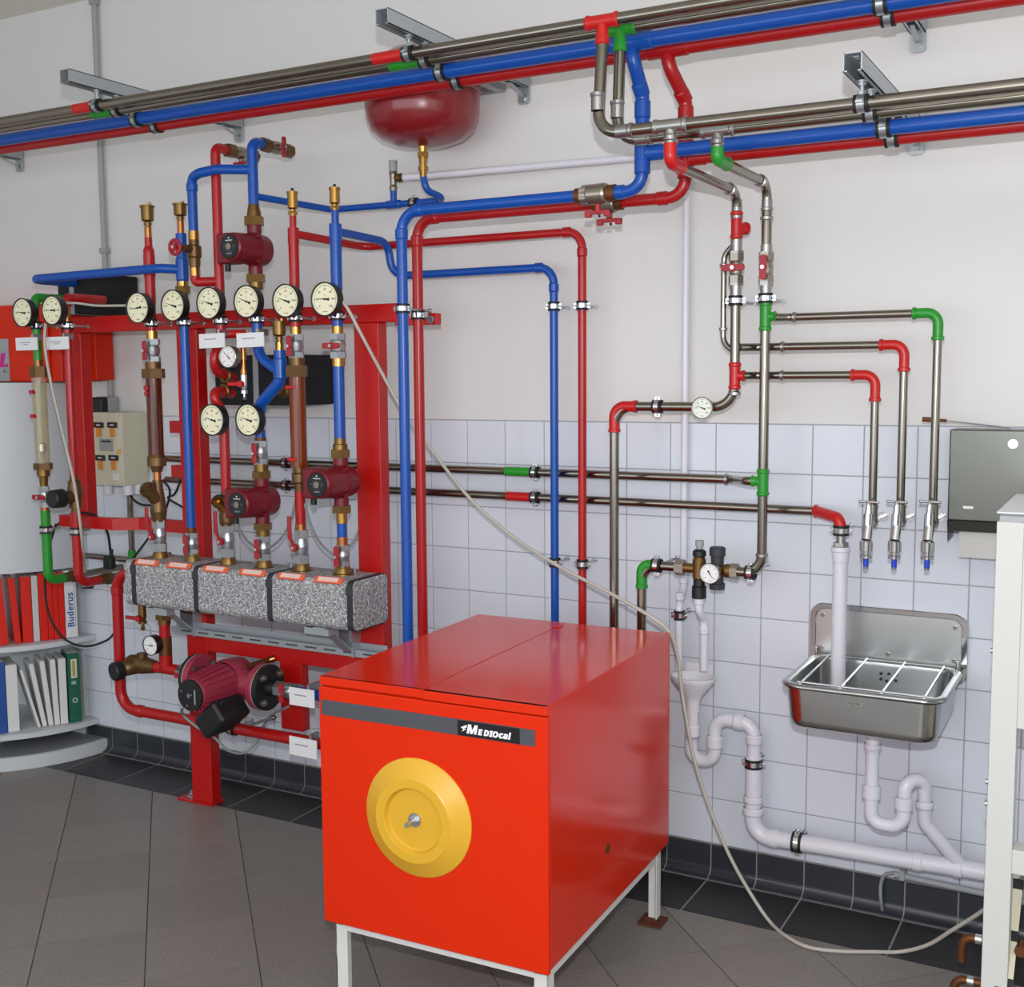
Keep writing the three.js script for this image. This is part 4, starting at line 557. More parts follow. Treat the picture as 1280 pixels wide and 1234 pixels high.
// ---------------------------------------------------------------- dial thermometers, pressure gauges and cards on the board
{
  const G = 'cream dial thermometers on the board', n = 'dial_thermometer';
  for (const [u, v, ang, lab] of [[28, 391, 8, 'cream dial thermometer on the green pipe, leftmost of the row'], [65, 388, 2, 'cream dial thermometer beside the green elbow, with a white cable below'], [172, 385, -6, 'cream dial thermometer on the red riser with the left amber tube'], [216, 382, 16, 'cream dial thermometer in front of the blue riser below its brass union'], [261, 379, 16, 'cream dial thermometer over the left white card'], [308, 377, 20, 'cream dial thermometer under the uppermost maroon pump'], [357, 376, 18, 'cream dial thermometer over the fat air vent on the blue fork'], [406, 374, 4, 'cream dial thermometer at the right end of the row, where the white cable starts'], [265, 525, 14, 'cream dial thermometer on the red pipe below the drain cock'], [310, 525, 16, 'cream dial thermometer on the blue pipe below the black block']]) {
    const z = 0.475, p = W(u, v, z); gauge(n, p, 0.0545, 0.034, lab, faceCream, M.gauge, ang, 0.03, G);
    
  }
  const pg = W(285, 446, 0.45); gauge('pressure_gauge', pg, 0.038, 0.03, 'small white pressure gauge with a metal rim above the copper drain branch', faceWhite, M.nickel, 40, 0.02, 'small pressure gauges').children[1].children[0].material = M.handle;
  gauge('pressure_gauge', W(188, 807, 0.45), 0.037, 0.034, 'small white pressure gauge beside the red pipe under the manifold', faceWhite, M.gauge, 0, 0.02, 'small pressure gauges');
  const cardTex = (n) => mat(0xffffff, 0.6, 0, { map: canvasTex(128, 72, (c) => { c.fillStyle = '#e4e5e6'; c.fillRect(0, 0, 128, 72); c.fillStyle = '#7d7f82'; c.fillRect(26, 26, 62, 4); if (n) c.fillRect(44, 38, 30, 4); }) });
  const c1 = cardTex(1), c0 = cardTex(0);
  for (const [u0, v0, u1, v1, z, m, lab, tilt] of [[20, 422, 47, 438, 0.45, c1, 'white name card in front of the green pipe', 0], [58, 421, 86, 437, 0.45, c1, 'white name card in front of the thin red post', 0], [249, 417, 281, 435, 0.46, c0, 'white name card left of the white pressure gauge', 0.02], [296, 416, 330, 434, 0.46, c0, 'white name card on the blue riser right of the pressure gauge', 0.02], [362, 861, 393, 883, 0.47, c0, 'white name card at the valve beside the large pump', 0], [362, 923, 396, 946, 0.45, c0, 'white name card on the lower red pipe', -0.02]]) {
    const a = W(u0, (v0 + v1) / 2, z), b = W(u1, (v0 + v1) / 2, z), um = (u0 + u1) / 2, h = W(um, v0, z).y - W(um, v1, z).y, t = thing('name_card', lab, 'card', null, 'white name cards'), w = b.x - a.x;
    part(t, 'card', box(-w / 2, w / 2, -h / 2, h / 2, -0.002, 0.001), M.card); part(t, 'print', new THREE.PlaneGeometry(w * 0.98, h * 0.98).translate(0, 0, 0.0015), m); part(t, 'clip', [box(w * 0.2, w * 0.3, -h * 0.45, h * 0.75, -0.004, -0.002), box(w * 0.2, w * 0.3, h * 0.3, h * 0.75, -(z - ZF) + 0.006, -0.003)], M.zinc);
    t.position.set((a.x + b.x) / 2, (a.y + b.y) / 2, z); t.rotation.z = tilt;
  }
}
// ---------------------------------------------------------------- below the manifold: mixing valve, large flanged pump, red loop
{
  const z = ZF, t = thing('red_loop_pipe', 'red pipe leaving the manifold end and looping low along the wall', 'pipe', V(-2.2, 0.36, z));
  const yl = 0.362; part(t, 'pipe', pipe([V(-2.06, 0.885, z), V(-2.2, 0.885, z), V(-2.205, yl, z), V(-0.6, yl, z)], 0.0205, 0.07), M.red); part(t, 'coupling', [...sleeve(V(-2.201, 0.8, z), UP, 0.03, 0.0205), ...sleeve(V(-2.12, yl, z), V(1, 0, 0), 0.03, 0.0205)], M.red);
  pipeClamp(V(W(292, 911, z).x, yl, z), 0.021, 0.1, 'pipe clamp on the low red pipe under the large pump', [0, 0, Math.PI / 2], 'pipe clamps under the manifold');
  const x = W(206, 790, z).x, ya = 0.542, f = thing('feed_fitting', 'short red feed pipe with a brass union dropping from the manifold', 'pipe', V(x, ya, z)), Y = (v) => yAt(v, x, z);
  part(f, 'union', [hex(V(x, Y(774), z), V(x, Y(764), z), 0.032), cyl(V(x, Y(764), z), V(x, 0.792, z), 0.022), cyl(V(x, Y(780), z), V(x, Y(773), z), 0.023)], BR); part(f, 'pipe', [cyl(V(x, ya, z), V(x, Y(779), z), 0.0205), cyl(V(x - 0.06, ya, z), V(x + 0.1, ya, z), 0.0205), cyl(V(x, ya, z), V(x, ya + 0.05, z), 0.024)], M.red); part(f, 'gauge_tee', cyl(V(x, Y(818), z), V(x, Y(796), z), 0.024), M.copperDull);
  const xm = W(170, 838, z).x, m = thing('mixing_valve', 'corroded brown mixing valve with a black knob in front of the red loop', 'valve', V(xm, ya, z));
  part(m, 'body', [lathe(V(x - 0.05, ya, z), V(-1, 0, 0), [[0, 0.023], [0.03, 0.028], [0.07, 0.034], [0.1, 0.036], [0.13, 0.033], [0.15, 0.02], [0.15, 0]], 20), lathe(V(x - 0.14, ya, z - 0.01), V(-0.3, -0.12, 1), [[0, 0.034], [0.05, 0.03], [0.08, 0.025], [0.08, 0]], 20), cyl(V(x - 0.12, ya, z), V(x - 0.12, ya + 0.045, z), 0.02)], M.bronze);
  const kd = V(-0.25, -0.1, 1).normalize(), k0 = V(x - 0.165, ya - 0.01, z + 0.06); part(m, 'knob', turn(k0, kd, [[0, 0.02], [0, 0.034], [0.03, 0.036], [0.036, 0.032], [0.036, 0]], 24), M.black);
  const xd = W(178, 768, z + 0.02).x, d = thing('drain_cock', 'small drain cock with a red lever under the manifold', 'valve', V(xd, 0.7, z + 0.02)), yd = yAt(772, xd, z + 0.02);
  part(d, 'body', turn(V(xd, yAt(788, xd, z + 0.02), z + 0.02), UP, [[0, 0.006], [0.012, 0.008], [0.014, 0.006], [0.024, 0.006], [0.026, 0.016], [0.034, 0.016], [0.036, 0.011], [0.05, 0.015], [0.1, 0.015]], 16), BR); part(d, 'lever', [cyl(V(xd, yd, z + 0.03), V(xd, yd, z + 0.048), 0.012), box(xd - 0.062, xd, yd - 0.007, yd + 0.007, z + 0.038, z + 0.047, 0.003)], M.handle);
  part(d, 'cap_cord', wire([V(xd + 0.012, yd - 0.02, z + 0.02), V(xd + 0.035, yd - 0.03, z + 0.02), V(xd + 0.04, yd - 0.09, z + 0.02)], 0.0018, 6), M.cableGrey);
}
{
  const zc = 0.42, yc = 0.538, xa = -1.785, xb = -1.478, t = thing('flanged_pump', 'large ribbed maroon pump with two bolted flanges and a black terminal box', 'pump', V((xa + xb) / 2, yc - 0.1, zc)), xc = (xa + xb) / 2, m = M.maroonLarge;
  part(t, 'casing', [lathe(V(xa, yc, zc), V(1, 0, 0), [[0, 0.04], [0.05, 0.036], [0.1, 0.055], [0.155, 0.062], [0.21, 0.055], [0.26, 0.036], [xb - xa, 0.04]], 28), ...turn(V(xc, yc, zc - 0.07), V(0, 0, 1), [[0, 0], [0, 0.06], [0.02, 0.078], [0.09, 0.085], [0.11, 0.078]], 36)], m);
  for (const [x, s] of [[xa, -1], [xb, 1]]) {
    const f = part(t, 'flange', turn(V(x, yc, zc), V(s, 0, 0), [[-0.02, 0.04], [-0.02, 0.08], [0, 0.082], [0.004, 0.08]], 36), m);
    part(t, 'counter_flange', [...turn(V(x + s * 0.005, yc, zc), V(s, 0, 0), [[0, 0.08], [0, 0.08], [0.016, 0.08], [0.018, 0.077], [0.018, 0.03], [0.05, 0.026], [0.05, 0]], 36)], M.black); part(t, 'gasket', turn(V(x + s * 0.003, yc, zc), V(s, 0, 0), [[0, 0.079], [0.003, 0.0812], [0.005, 0.079]], 36), M.grey);
    for (let i = 0; i < 4; i++) { const a = Math.PI / 4 + i * Math.PI / 2, y = yc + Math.sin(a) * 0.061, z = zc + Math.cos(a) * 0.061; part(f, 'bolt', [hex(V(x + s * 0.022, y, z), V(x + s * 0.034, y, z), 0.0125), cyl(V(x + s * 0.034, y, z), V(x + s * 0.042, y, z), 0.006), hex(V(x - s * 0.021, y, z), V(x - s * 0.032, y, z), 0.0125)], M.nickel); }
  }
  const z0 = zc + 0.04, z1 = zc + 0.2, mo = part(t, 'motor', turn(V(xc, yc, z0), V(0, 0, 1), [[0, 0.074], [z1 - z0 - 0.01, 0.056], [z1 - z0, 0.05], [z1 - z0, 0.0]], 36), m);
  part(mo, 'cooling_rib', [...Array(20)].map((_, i) => { const a = i / 20 * Math.PI * 2, A = V(xc + Math.cos(a) * 0.074, yc + Math.sin(a) * 0.074, z0 + 0.012), B = V(xc + Math.cos(a) * 0.058, yc + Math.sin(a) * 0.058, z1 - 0.02); return bar(A, B, 0.006, 0.012, V(Math.cos(a), Math.sin(a), 0)); }), m);
  const fp = part(mo, 'face_plate', turn(V(xc, yc, z1 - 0.004), V(0, 0, 1), [[0, 0.0545], [0.008, 0.0535], [0.009, 0]], 36), M.black); part(fp, 'face_screw', [cyl(V(xc, yc, z1 + 0.004), V(xc, yc, z1 + 0.01), 0.008), cyl(V(xc - 0.035, yc + 0.012, z1 + 0.004), V(xc - 0.035, yc + 0.012, z1 + 0.007), 0.004), cyl(V(xc - 0.01, yc - 0.036, z1 + 0.004), V(xc - 0.01, yc - 0.036, z1 + 0.007), 0.004)], M.chrome); part(fp, 'name_strip', box(xc + 0.022, xc + 0.027, yc - 0.028, yc + 0.022, z1 + 0.004, z1 + 0.006), M.grey);
  const g = new RoundedBoxGeometry(0.12, 0.085, 0.14, 3, 0.014); g.rotateZ(0.7); g.translate(xc + 0.062, yc - 0.085, zc + 0.115); part(t, 'terminal_box', g, M.black); const lid = new RoundedBoxGeometry(0.06, 0.004, 0.012, 1, 0.001); lid.rotateZ(0.7); lid.translate(xc + 0.062 + 0.02, yc - 0.085 + 0.048, zc + 0.15); part(t, 'box_label', lid, M.darkGrey);
  ballValve(V(-1.9 + 0.01, yc, zc - 0.012), 0.09, 0.0235, 'upright', 'ball valve between the mixing valve and the large pump', { rot: [0, 0, -Math.PI / 2], body: M.nickel });
  ballValve(V(xb + 0.055, yc, zc), 0.1, 0.0255, 'across', 'ball valve right of the large pump, behind the white card', { rot: [0, 0, -Math.PI / 2] });
  const c = thing('pump_outlet_pipe', 'blue outlet pipe from the large pump towards the boiler', 'pipe', V(-1.2, yc, zc)); part(c, 'pipe', cyl(V(xb + 0.15, yc, zc), V(-0.64, yc, zc), 0.019), M.blue);
  const w = thing('pump_cable', 'grey pump cable looping under the large pump', 'cable', V(xc, 0.35, 0.4)); part(w, 'cable', wire([V(xc - 0.05, yc - 0.05, z1 - 0.01), W(230, 895, 0.5), W(245, 908, 0.5), W(268, 922, 0.48), W(285, 938, 0.45), W(305, 941, 0.4), W(322, 925, 0.36), W(335, 898, 0.3), V(-1.47, 0.44, 0.3)], 0.005), M.cableGrey);
  const s = thing('support_rod', 'threaded rod stay between the red stub post and the low red pipe', 'rod', V(-1.5, 0.4, 0.3)); part(s, 'rod', [cyl(W(296, 912, 0.42), W(342, 897, 0.305), 0.0055, 0.0055, 10)], M.zinc); part(s, 'end_nut', ball(W(342, 897, 0.305), 0.01), M.nickel);
  const s2 = thing('copper_vent_stub', 'short corroded copper stub above the large pump', 'pipe', V(-1.5, 0.6, 0.36)); part(s2, 'tube', cyl(W(308, 834, 0.4), W(341, 824, 0.3), 0.011), M.copperDull); part(s2, 'end_cap', cyl(W(337, 825, 0.312), W(343, 823, 0.3), 0.014), M.copper);
}
// ---------------------------------------------------------------- left: insulated blocks, control box, tank stand, flow meter
function blackBlock(x0, x1, y0, y1, z1, label, strapX) {
  const t = thing('insulated_block', label, 'insulation', V((x0 + x1) / 2, y0, 0)); part(t, 'shell', box(x0, x1, y0, y1, 0.002, z1, 0.008), M.blackFoam); part(t, 'strap', [box(strapX - 0.012, strapX + 0.012, y0 - 0.001, y1 + 0.001, 0.004, z1 + 0.0015)], M.grey); part(t, 'seam', [box(x1 - 0.001, x1 + 0.001, y0 + 0.004, y1 - 0.004, z1 * 0.45, z1 * 0.47)], M.rubber); return t;
}
blackBlock(W(67, 370, 0.23).x + 0.022, -2.445, 1.862, 2.018, 0.23, 'black insulated pump block behind the long blue pipe', W(90, 370, 0.23).x);
blackBlock(W(268, 475, 0.23).x, -1.468, 1.508, 1.688, 0.23, 'black insulated pump block behind the blue fork', W(320, 475, 0.23).x);
{
  const x1 = -2.425, z1 = 0.138, x0 = W(115, 560, z1).x, y0 = 1.178, y1 = 1.472, t = thing('control_box', 'beige control box with four amber rocker switches on the wall', 'switch box', V((x0 + x1) / 2, y0, 0));
  part(t, 'housing', box(x0, x1, y0, y1, 0.002, z1 - 0.004, 0.003), M.beige); const f = part(t, 'front_panel', box(x0, x1, y0, y1, z1 - 0.004, z1, 0.001), M.beige);
  for (const [u, v] of [[124, 536], [141, 536], [126, 577], [142.5, 577]]) { const p = W(u, v, z1); const s = part(t, 'switch', box(p.x - 0.011, p.x + 0.011, p.y - 0.032, p.y + 0.004, z1, z1 + 0.008, 0.002), M.switchAmber); part(s, 'bezel', box(p.x - 0.027, p.x + 0.027, p.y + 0.004, p.y + 0.026, z1, z1 + 0.004, 0.001), M.black); part(s, 'caption', new THREE.PlaneGeometry(0.022, 0.005).translate(p.x, p.y + 0.015, z1 + 0.0046), M.card); }
  const pp = W(133, 556, z1); part(f, 'maker_plate', box(pp.x - 0.039, pp.x + 0.039, pp.y - 0.026, pp.y + 0.024, z1, z1 + 0.001), M.grey); part(f, 'maker_print', [box(pp.x - 0.026, pp.x + 0.026, pp.y + 0.01, pp.y + 0.017, z1 + 0.001, z1 + 0.0016)], M.black);
  const st = W(145, 596, z1); part(f, 'sticker', box(st.x - 0.018, st.x + 0.018, st.y - 0.014, st.y + 0.014, z1, z1 + 0.0008), M.card); const yl = W(148.5, 565, z1); part(f, 'warning_sticker', box(yl.x - 0.009, yl.x + 0.011, yl.y - 0.009, yl.y + 0.009, z1, z1 + 0.0008), M.yellow);
  part(f, 'screw', [[0.01, 0.01], [0.01, -0.01], [-0.01, 0.01], [-0.01, -0.01], [0.01, 0.5], [-0.01, 0.5]].map(([a, b]) => cyl(V(a > 0 ? x0 + 0.01 : x1 - 0.01, b === 0.5 ? (y0 + y1) / 2 : b > 0 ? y0 + 0.012 : y1 - 0.012, z1 - 0.001), V(a > 0 ? x0 + 0.01 : x1 - 0.01, b === 0.5 ? (y0 + y1) / 2 : b > 0 ? y0 + 0.012 : y1 - 0.012, z1 + 0.001), 0.004, 0.004, 10)), M.zinc);
  part(t, 'cable_gland', [V(x1 - 0.02, y0, 0.05), V(x1 - 0.02, y0, 0.1), V(x1 - 0.13, y0, 0.1)].map((p) => cyl(p, V(p.x, y0 - 0.04, p.z), 0.02)), M.whitePlastic);
  const s = thing('junction_socket', 'small black and grey socket above the beige control box', 'socket', V(-2.61, 1.48, 0)), sp = W(130, 506, 0.0); part(s, 'body', box(sp.x + 0.01, sp.x + 0.09, sp.y - 0.04, sp.y + 0.035, 0.001, 0.055, 0.008), M.grey); part(s, 'plug', box(sp.x + 0.012, sp.x + 0.088, sp.y - 0.038, sp.y + 0.033, 0.055, 0.095, 0.01), M.black);
  const c = thing('grey_conduit', 'grey electrical conduit running down the plaster wall', 'conduit', V(-2.62, 1.6, 0.014)); part(c, 'tube', cyl(V(-2.617, sp.y + 0.03, 0.014), V(-2.617, CEIL - 0.002, 0.014), 0.0115), M.grey); for (const y of [W(131, 314, 0).y, W(131, 464, 0).y, W(120, 4, 0).y]) part(c, 'clip', box(-2.634, -2.6, y - 0.011, y + 0.011, 0, 0.029, 0.003), M.grey);
}
{
  const cx = -3.3, t = thing('storage_tank', 'pale grey half-round tank casing above the rounded bookshelf', 'tank', V(cx, 0.81, 0)); const half = (r, y0, y1) => { const g = new THREE.CylinderGeometry(r, r, y1 - y0, 48, 1, false, -Math.PI / 2, Math.PI); g.translate(cx, (y0 + y1) / 2, 0.001); return g; };
  part(t, 'casing', half(0.49, 0.822, 1.594), M.tank); part(t, 'bottom_rim', half(0.494, 0.81, 0.83), M.tank); part(t, 'top_rim', half(0.493, 1.575, 1.59), M.tank);
  const o = thing('heat_generator', 'orange-red appliance hood on top of the pale tank, mostly out of view', 'boiler', V(-3.1, 1.596, 0)), zf = 0.22, xr = W(76, 430, zf).x;
  part(o, 'hood', [box(-3.7, xr, 1.597, 1.912, 0.004, zf, 0.008)], M.orange); for (const u of [62, 45]) { const x = W(u, 450, zf).x; part(o, 'rib', box(x - 0.01, x + 0.01, 1.6, 1.89, zf - 0.004, zf + 0.012, 0.004), M.orange); }
  part(o, 'side_wing', [box(xr, xr + 0.012, 1.6, 1.905, 0.004, zf - 0.01), box(xr - 0.01, xr + 0.06, 1.602, 1.857, 0.004, 0.1, 0.005)], M.orange);
  const px1 = W(12, 450, zf).x, pl = part(o, 'display_panel', box(-3.6, px1, 1.6, 1.775, zf - 0.002, zf + 0.004, 0.001), M.grey);
  part(pl, 'lettering', new THREE.PlaneGeometry(0.24, 0.17).translate(px1 - 0.121, 1.6875, zf + 0.0045), mat(0xffffff, 0.5, 0, { map: canvasTex(256, 182, (c) => { c.fillStyle = '#9da1a3'; c.fillRect(0, 0, 256, 182); c.fillStyle = '#c01c88'; c.beginPath(); c.moveTo(210, 60); c.lineTo(240, 60); c.lineTo(224, 112); c.lineTo(252, 106); c.lineTo(250, 122); c.lineTo(190, 122); c.closePath(); c.fill(); c.fillStyle = '#222'; c.font = 'bold 22px sans-serif'; c.textAlign = 'right'; c.fillText('AL.', 248, 146); }) }));
  const sh = thing('rounded_bookshelf', 'grey bookshelf with rounded front and a curved plinth', 'shelf', V(cx, 0, 0)); part(sh, 'plinth', half(0.57, 0.0, 0.055), M.shelf); part(sh, 'plinth_top', half(0.555, 0.055, 0.057), M.shelfTop); part(sh, 'shelf_board', half(0.52, 0.115, 0.137), M.shelf); part(sh, 'shelf_board', half(0.52, 0.487, 0.508), M.shelf); part(sh, 'back_panel', box(cx - 0.5, cx + 0.44, 0.057, 0.81, 0.001, 0.012), M.shelf); part(sh, 'side_support', box(cx + 0.2, cx + 0.22, 0.057, 0.115, 0.05, 0.3), M.shelf);
  // files: their spines face the rounded front, stacked from the right end leftwards
  const ry = 1.06, Yt = 0.509, Yb = 0.138, E = V(-2.806, 0, 0.073), back = V(-Math.cos(ry), 0, Math.sin(ry));
  const file = (s, th, y0, h, depth, lean, m, label, spine) => { const t2 = thing('ring_binder', label, 'binder', null, 'files on the rounded shelf'); part(t2, 'cover', [box(0, th, 0, h, -depth, 0, Math.min(0.003, th / 4))], m); part(t2, 'pages', box(0.003, th - 0.003, h - 0.004, h + 0.0008, -depth + 0.01, -0.012), M.paper); if (spine) part(t2, 'spine_print', new THREE.PlaneGeometry(th * 0.92, h * 0.97).translate(th / 2, h / 2, 0.0012), spine); t2.position.copy(E).addScaledVector(back, s + th); t2.position.y = y0; t2.rotation.set(0, ry, lean); return t2; };
  const buderus = mat(0xffffff, 0.5, 0, { map: canvasTex(64, 384, (c) => { c.fillStyle = '#dcdcdc'; c.fillRect(0, 0, 64, 384); c.fillStyle = '#26409a'; c.translate(46, 330); c.rotate(-Math.PI / 2); c.font = 'bold 52px sans-serif'; c.fillText('Buderus', 0, 0); c.fillRect(0, 8, 250, 2); }) });
  const leverArch = mat(0xffffff, 0.5, 0, { map: canvasTex(64, 384, (c) => { c.fillStyle = '#0f5c44'; c.fillRect(0, 0, 64, 384); c.fillStyle = '#d8d4c0'; c.fillRect(16, 24, 34, 110); c.fillStyle = '#b39a4c'; c.fillRect(24, 34, 16, 90); c.fillStyle = '#9aa8b8'; c.fillRect(16, 150, 26, 20); c.strokeStyle = '#cfd4d2'; c.lineWidth = 5; c.beginPath(); c.arc(32, 262, 12, 0, 7); c.stroke(); }) });
  file(0.0, 0.048, Yt, 0.29, 0.13, 0, M.binderWhite, 'white binder with blue Buderus lettering on its spine', buderus);
  [[0.05, 0.022, 'slim red folder touching the white binder', 0], [0.073, 0.022, 'second slim red folder beside the white binder', 0], [0.096, 0.022, 'third slim red folder beside the white binder', 0], [0.119, 0.032, 'red binder between the slim red folders and the cream booklet', 0], [0.18, 0.04, 'red binder left of the cream comb-bound booklet', 0], [0.226, 0.026, 'slim red file leaning on the upper shelf', 0.06], [0.275, 0.05, 'red file at the left end of the upper shelf', 0.06]].forEach(([s, th, lab, lean], k) => file(s, th, Yt, 0.285 - (k > 3 ? 0.006 : 0), k < 2 ? 0.14 : 0.17, lean, M.binderRed, lab));
  file(0.153, 0.025, Yt, 0.28, 0.16, 0, M.paper, 'cream comb-bound booklet between the red binders');
  file(0.0, 0.05, Yb, 0.3, 0.13, 0, M.binderGreen, 'dark green lever-arch binder on the lower shelf', leverArch);
  [[0.056, 0.03, 0.285, 0.0, 'pale white catalogue left of the green binder'], [0.089, 0.022, 0.285, 0.03, 'white comb-bound booklet beside the pale catalogue'], [0.115, 0.02, 0.285, 0.09, 'white folder leaning slightly on the lower shelf'], [0.141, 0.018, 0.28, 0.16, 'thin white folder leaning on the lower shelf'], [0.166, 0.011, 0.265, 0.24, 'thin white folder leaning furthest, towards the thick white binder']].forEach(([s, th, h, lean, lab]) => file(s, th, Yb, h, 0.15, lean, M.binderWhite, lab));
  file(0.25, 0.045, Yb, 0.285, 0.18, 0, M.binderWhite, 'thick white upright binder beside the blue one'); file(0.297, 0.06, Yb, 0.3, 0.18, 0, M.binderBlue, 'blue ring binder on the lower shelf');
}
{ // clear flow meter on the green pipe
  const x = W(48, 460, ZF).x, R = riser('green_riser', 'green pipe with a clear glass flow meter in front of the pale tank', 'pipe', x, ZF), Y = R.Y;
  const yk = Y(372); part(R.t, 'top_elbow', pipe([V(x, Y(384), ZF), V(x, yk, ZF), V(x, yk, 0.22)], 0.0175, 0.045), M.green); R.tube('copper_sensor_pocket', 382, 410, 0.013, M.copper).tube('pipe', 408, 452, 0.0165, M.green).clamp(407, 0.0175, 'pipe clamp on the green pipe above its name card');
  R.tube('brass_tail', 450, 460, 0.018, BR).nut('upper_union', 458, 472, 0.033, M.bronze).tube('flow_tube', 470, 582, 0.027, M.clear).tube('flow_cone', 474, 580, 0.009, M.clear).prof('flow_float', 553, 575, [[0, 0.002], [0.4, 0.012], [0.5, 0.016], [0.9, 0.016], [1, 0.008]], M.chrome);
  for (const v of [490, 520]) part(R.t, 'marker_clip', cyl(V(x - 0.02, Y(v), ZF + 0.026), V(x + 0.006, Y(v), ZF + 0.03), 0.0075), M.redCap);
  R.nut('lower_union', 579, 587, 0.036, M.bronze).prof('union_collar', 586, 606, [[0, 0.015], [0.5, 0.017], [0.55, 0.025], [1, 0.025]], BR).tube('brass_tail', 605, 612, 0.015, BR).valve(608, 634, 0.018, 'across', 'small ball valve with a red handle below the clear flow meter').tube('brass_tail', 632, 640, 0.016, M.copper);
  const yb = Y(726); part(R.t, 'pipe', pipe([V(x, Y(638), ZF), V(x, yb, ZF), V(x, yb, 0.32)], 0.0185, 0.05), M.green, 'green lower pipe'); part(R.t, 'brass_elbow_tail', [cyl(V(x, yb, 0.325), V(x, yb, 0.26), 0.02), hex(V(x, yb, 0.29), V(x, yb, 0.27), 0.027)], M.bronze); part(R.t, 'steel_tail', cyl(V(x, yb, 0.26), V(x, yb, 0.03), 0.014), M.steel);
  pipeClamp(V(x, Y(662), ZF), 0.019, 0.06, 'pipe clamp on the green pipe at the red side arm', null, 'pipe clamps on the red side arm');
}
{ // red return pipe with black-knob valve
  const x = W(87, 470, ZF).x, R = riser('red_return_pipe', 'red pipe in front of the thin left post, with a black-knobbed brass valve', 'pipe', x, ZF), Y = R.Y;
  const yk = Y(372); part(R.t, 'top_elbow', pipe([V(x, Y(384), ZF), V(x, yk, ZF), V(x, yk, 0.22)], 0.0175, 0.045), M.red); R.tube('copper_sensor_pocket', 382, 405, 0.014, M.copper).tube('pipe', 403, 596, 0.0165, M.red).clamp(407, 0.0175, 'pipe clamp on the red pipe before the thin left post');
  R.prof('mixing_body', 594, 640, [[0, 0.016], [0.1, 0.016], [0.12, 0.024], [0.3, 0.024], [0.5, 0.03], [0.75, 0.024], [0.85, 0.024], [0.87, 0.016], [1, 0.016]], M.bronze); const y = Y(621); part(R.t, 'valve_neck', cyl(V(x, y, ZF), V(x, y, ZF + 0.07), 0.024), M.bronze); part(R.t, 'black_knob', turn(V(x, y, ZF + 0.06), V(0, 0, 1), [[0, 0.02], [0, 0.036], [0.045, 0.034], [0.05, 0.03], [0.05, 0]], 24), M.black);
  const yb = Y(730); part(R.t, 'pipe', pipe([V(x, Y(640), ZF), V(x, yb, ZF), V(x, yb, 0.3)], 0.0185, 0.05), M.red); part(R.t, 'brass_elbow_tail', [cyl(V(x, yb, 0.3), V(x, yb, 0.24), 0.02), hex(V(x, yb, 0.27), V(x, yb, 0.25), 0.026)], M.bronze); part(R.t, 'steel_tail', cyl(V(x, yb, 0.24), V(x, yb, 0.03), 0.016), M.steel);
  pipeClamp(V(x, Y(664), ZF), 0.019, 0.06, 'pipe clamp on the red pipe under the black knob', null, 'pipe clamps on the red side arm');
  const s = thing('temperature_sensor', 'small white temperature sensor on the steel pipe below the side arm', 'sensor', W(110, 725, 0.3)), p = W(110, 727, 0.3); part(s, 'cap', turn(p, UP, [[-0.02, 0.02], [0.012, 0.022], [0.014, 0.018], [0.014, 0]], 20), M.whitePlastic); part(s, 'rubber_ring', turn(p, UP, [[-0.026, 0.0205], [-0.02, 0.0215], [-0.018, 0.0205]], 20), M.rubber);
  const c = thing('sensor_cable', 'white sensor cable hanging before the red pipe to the small white sensor', 'cable', W(70, 500, 0.45)); part(c, 'cable', wire([W(57, 405, 0.46), W(56, 430, 0.47), W(64, 480, 0.46), W(78, 540, 0.45), W(92, 600, 0.44), W(101, 660, 0.43), W(106, 715, 0.33)], 0.0055), M.cable);
  const c2 = thing('sensor_cable', 'white cable running level from the red elbow to the third thermometer', 'cable', W(120, 382, 0.44)); part(c2, 'cable', wire([W(79, 379, 0.44), W(95, 379, 0.44), W(120, 382, 0.44), W(160, 382, 0.45)], 0.0045), M.cable);
}
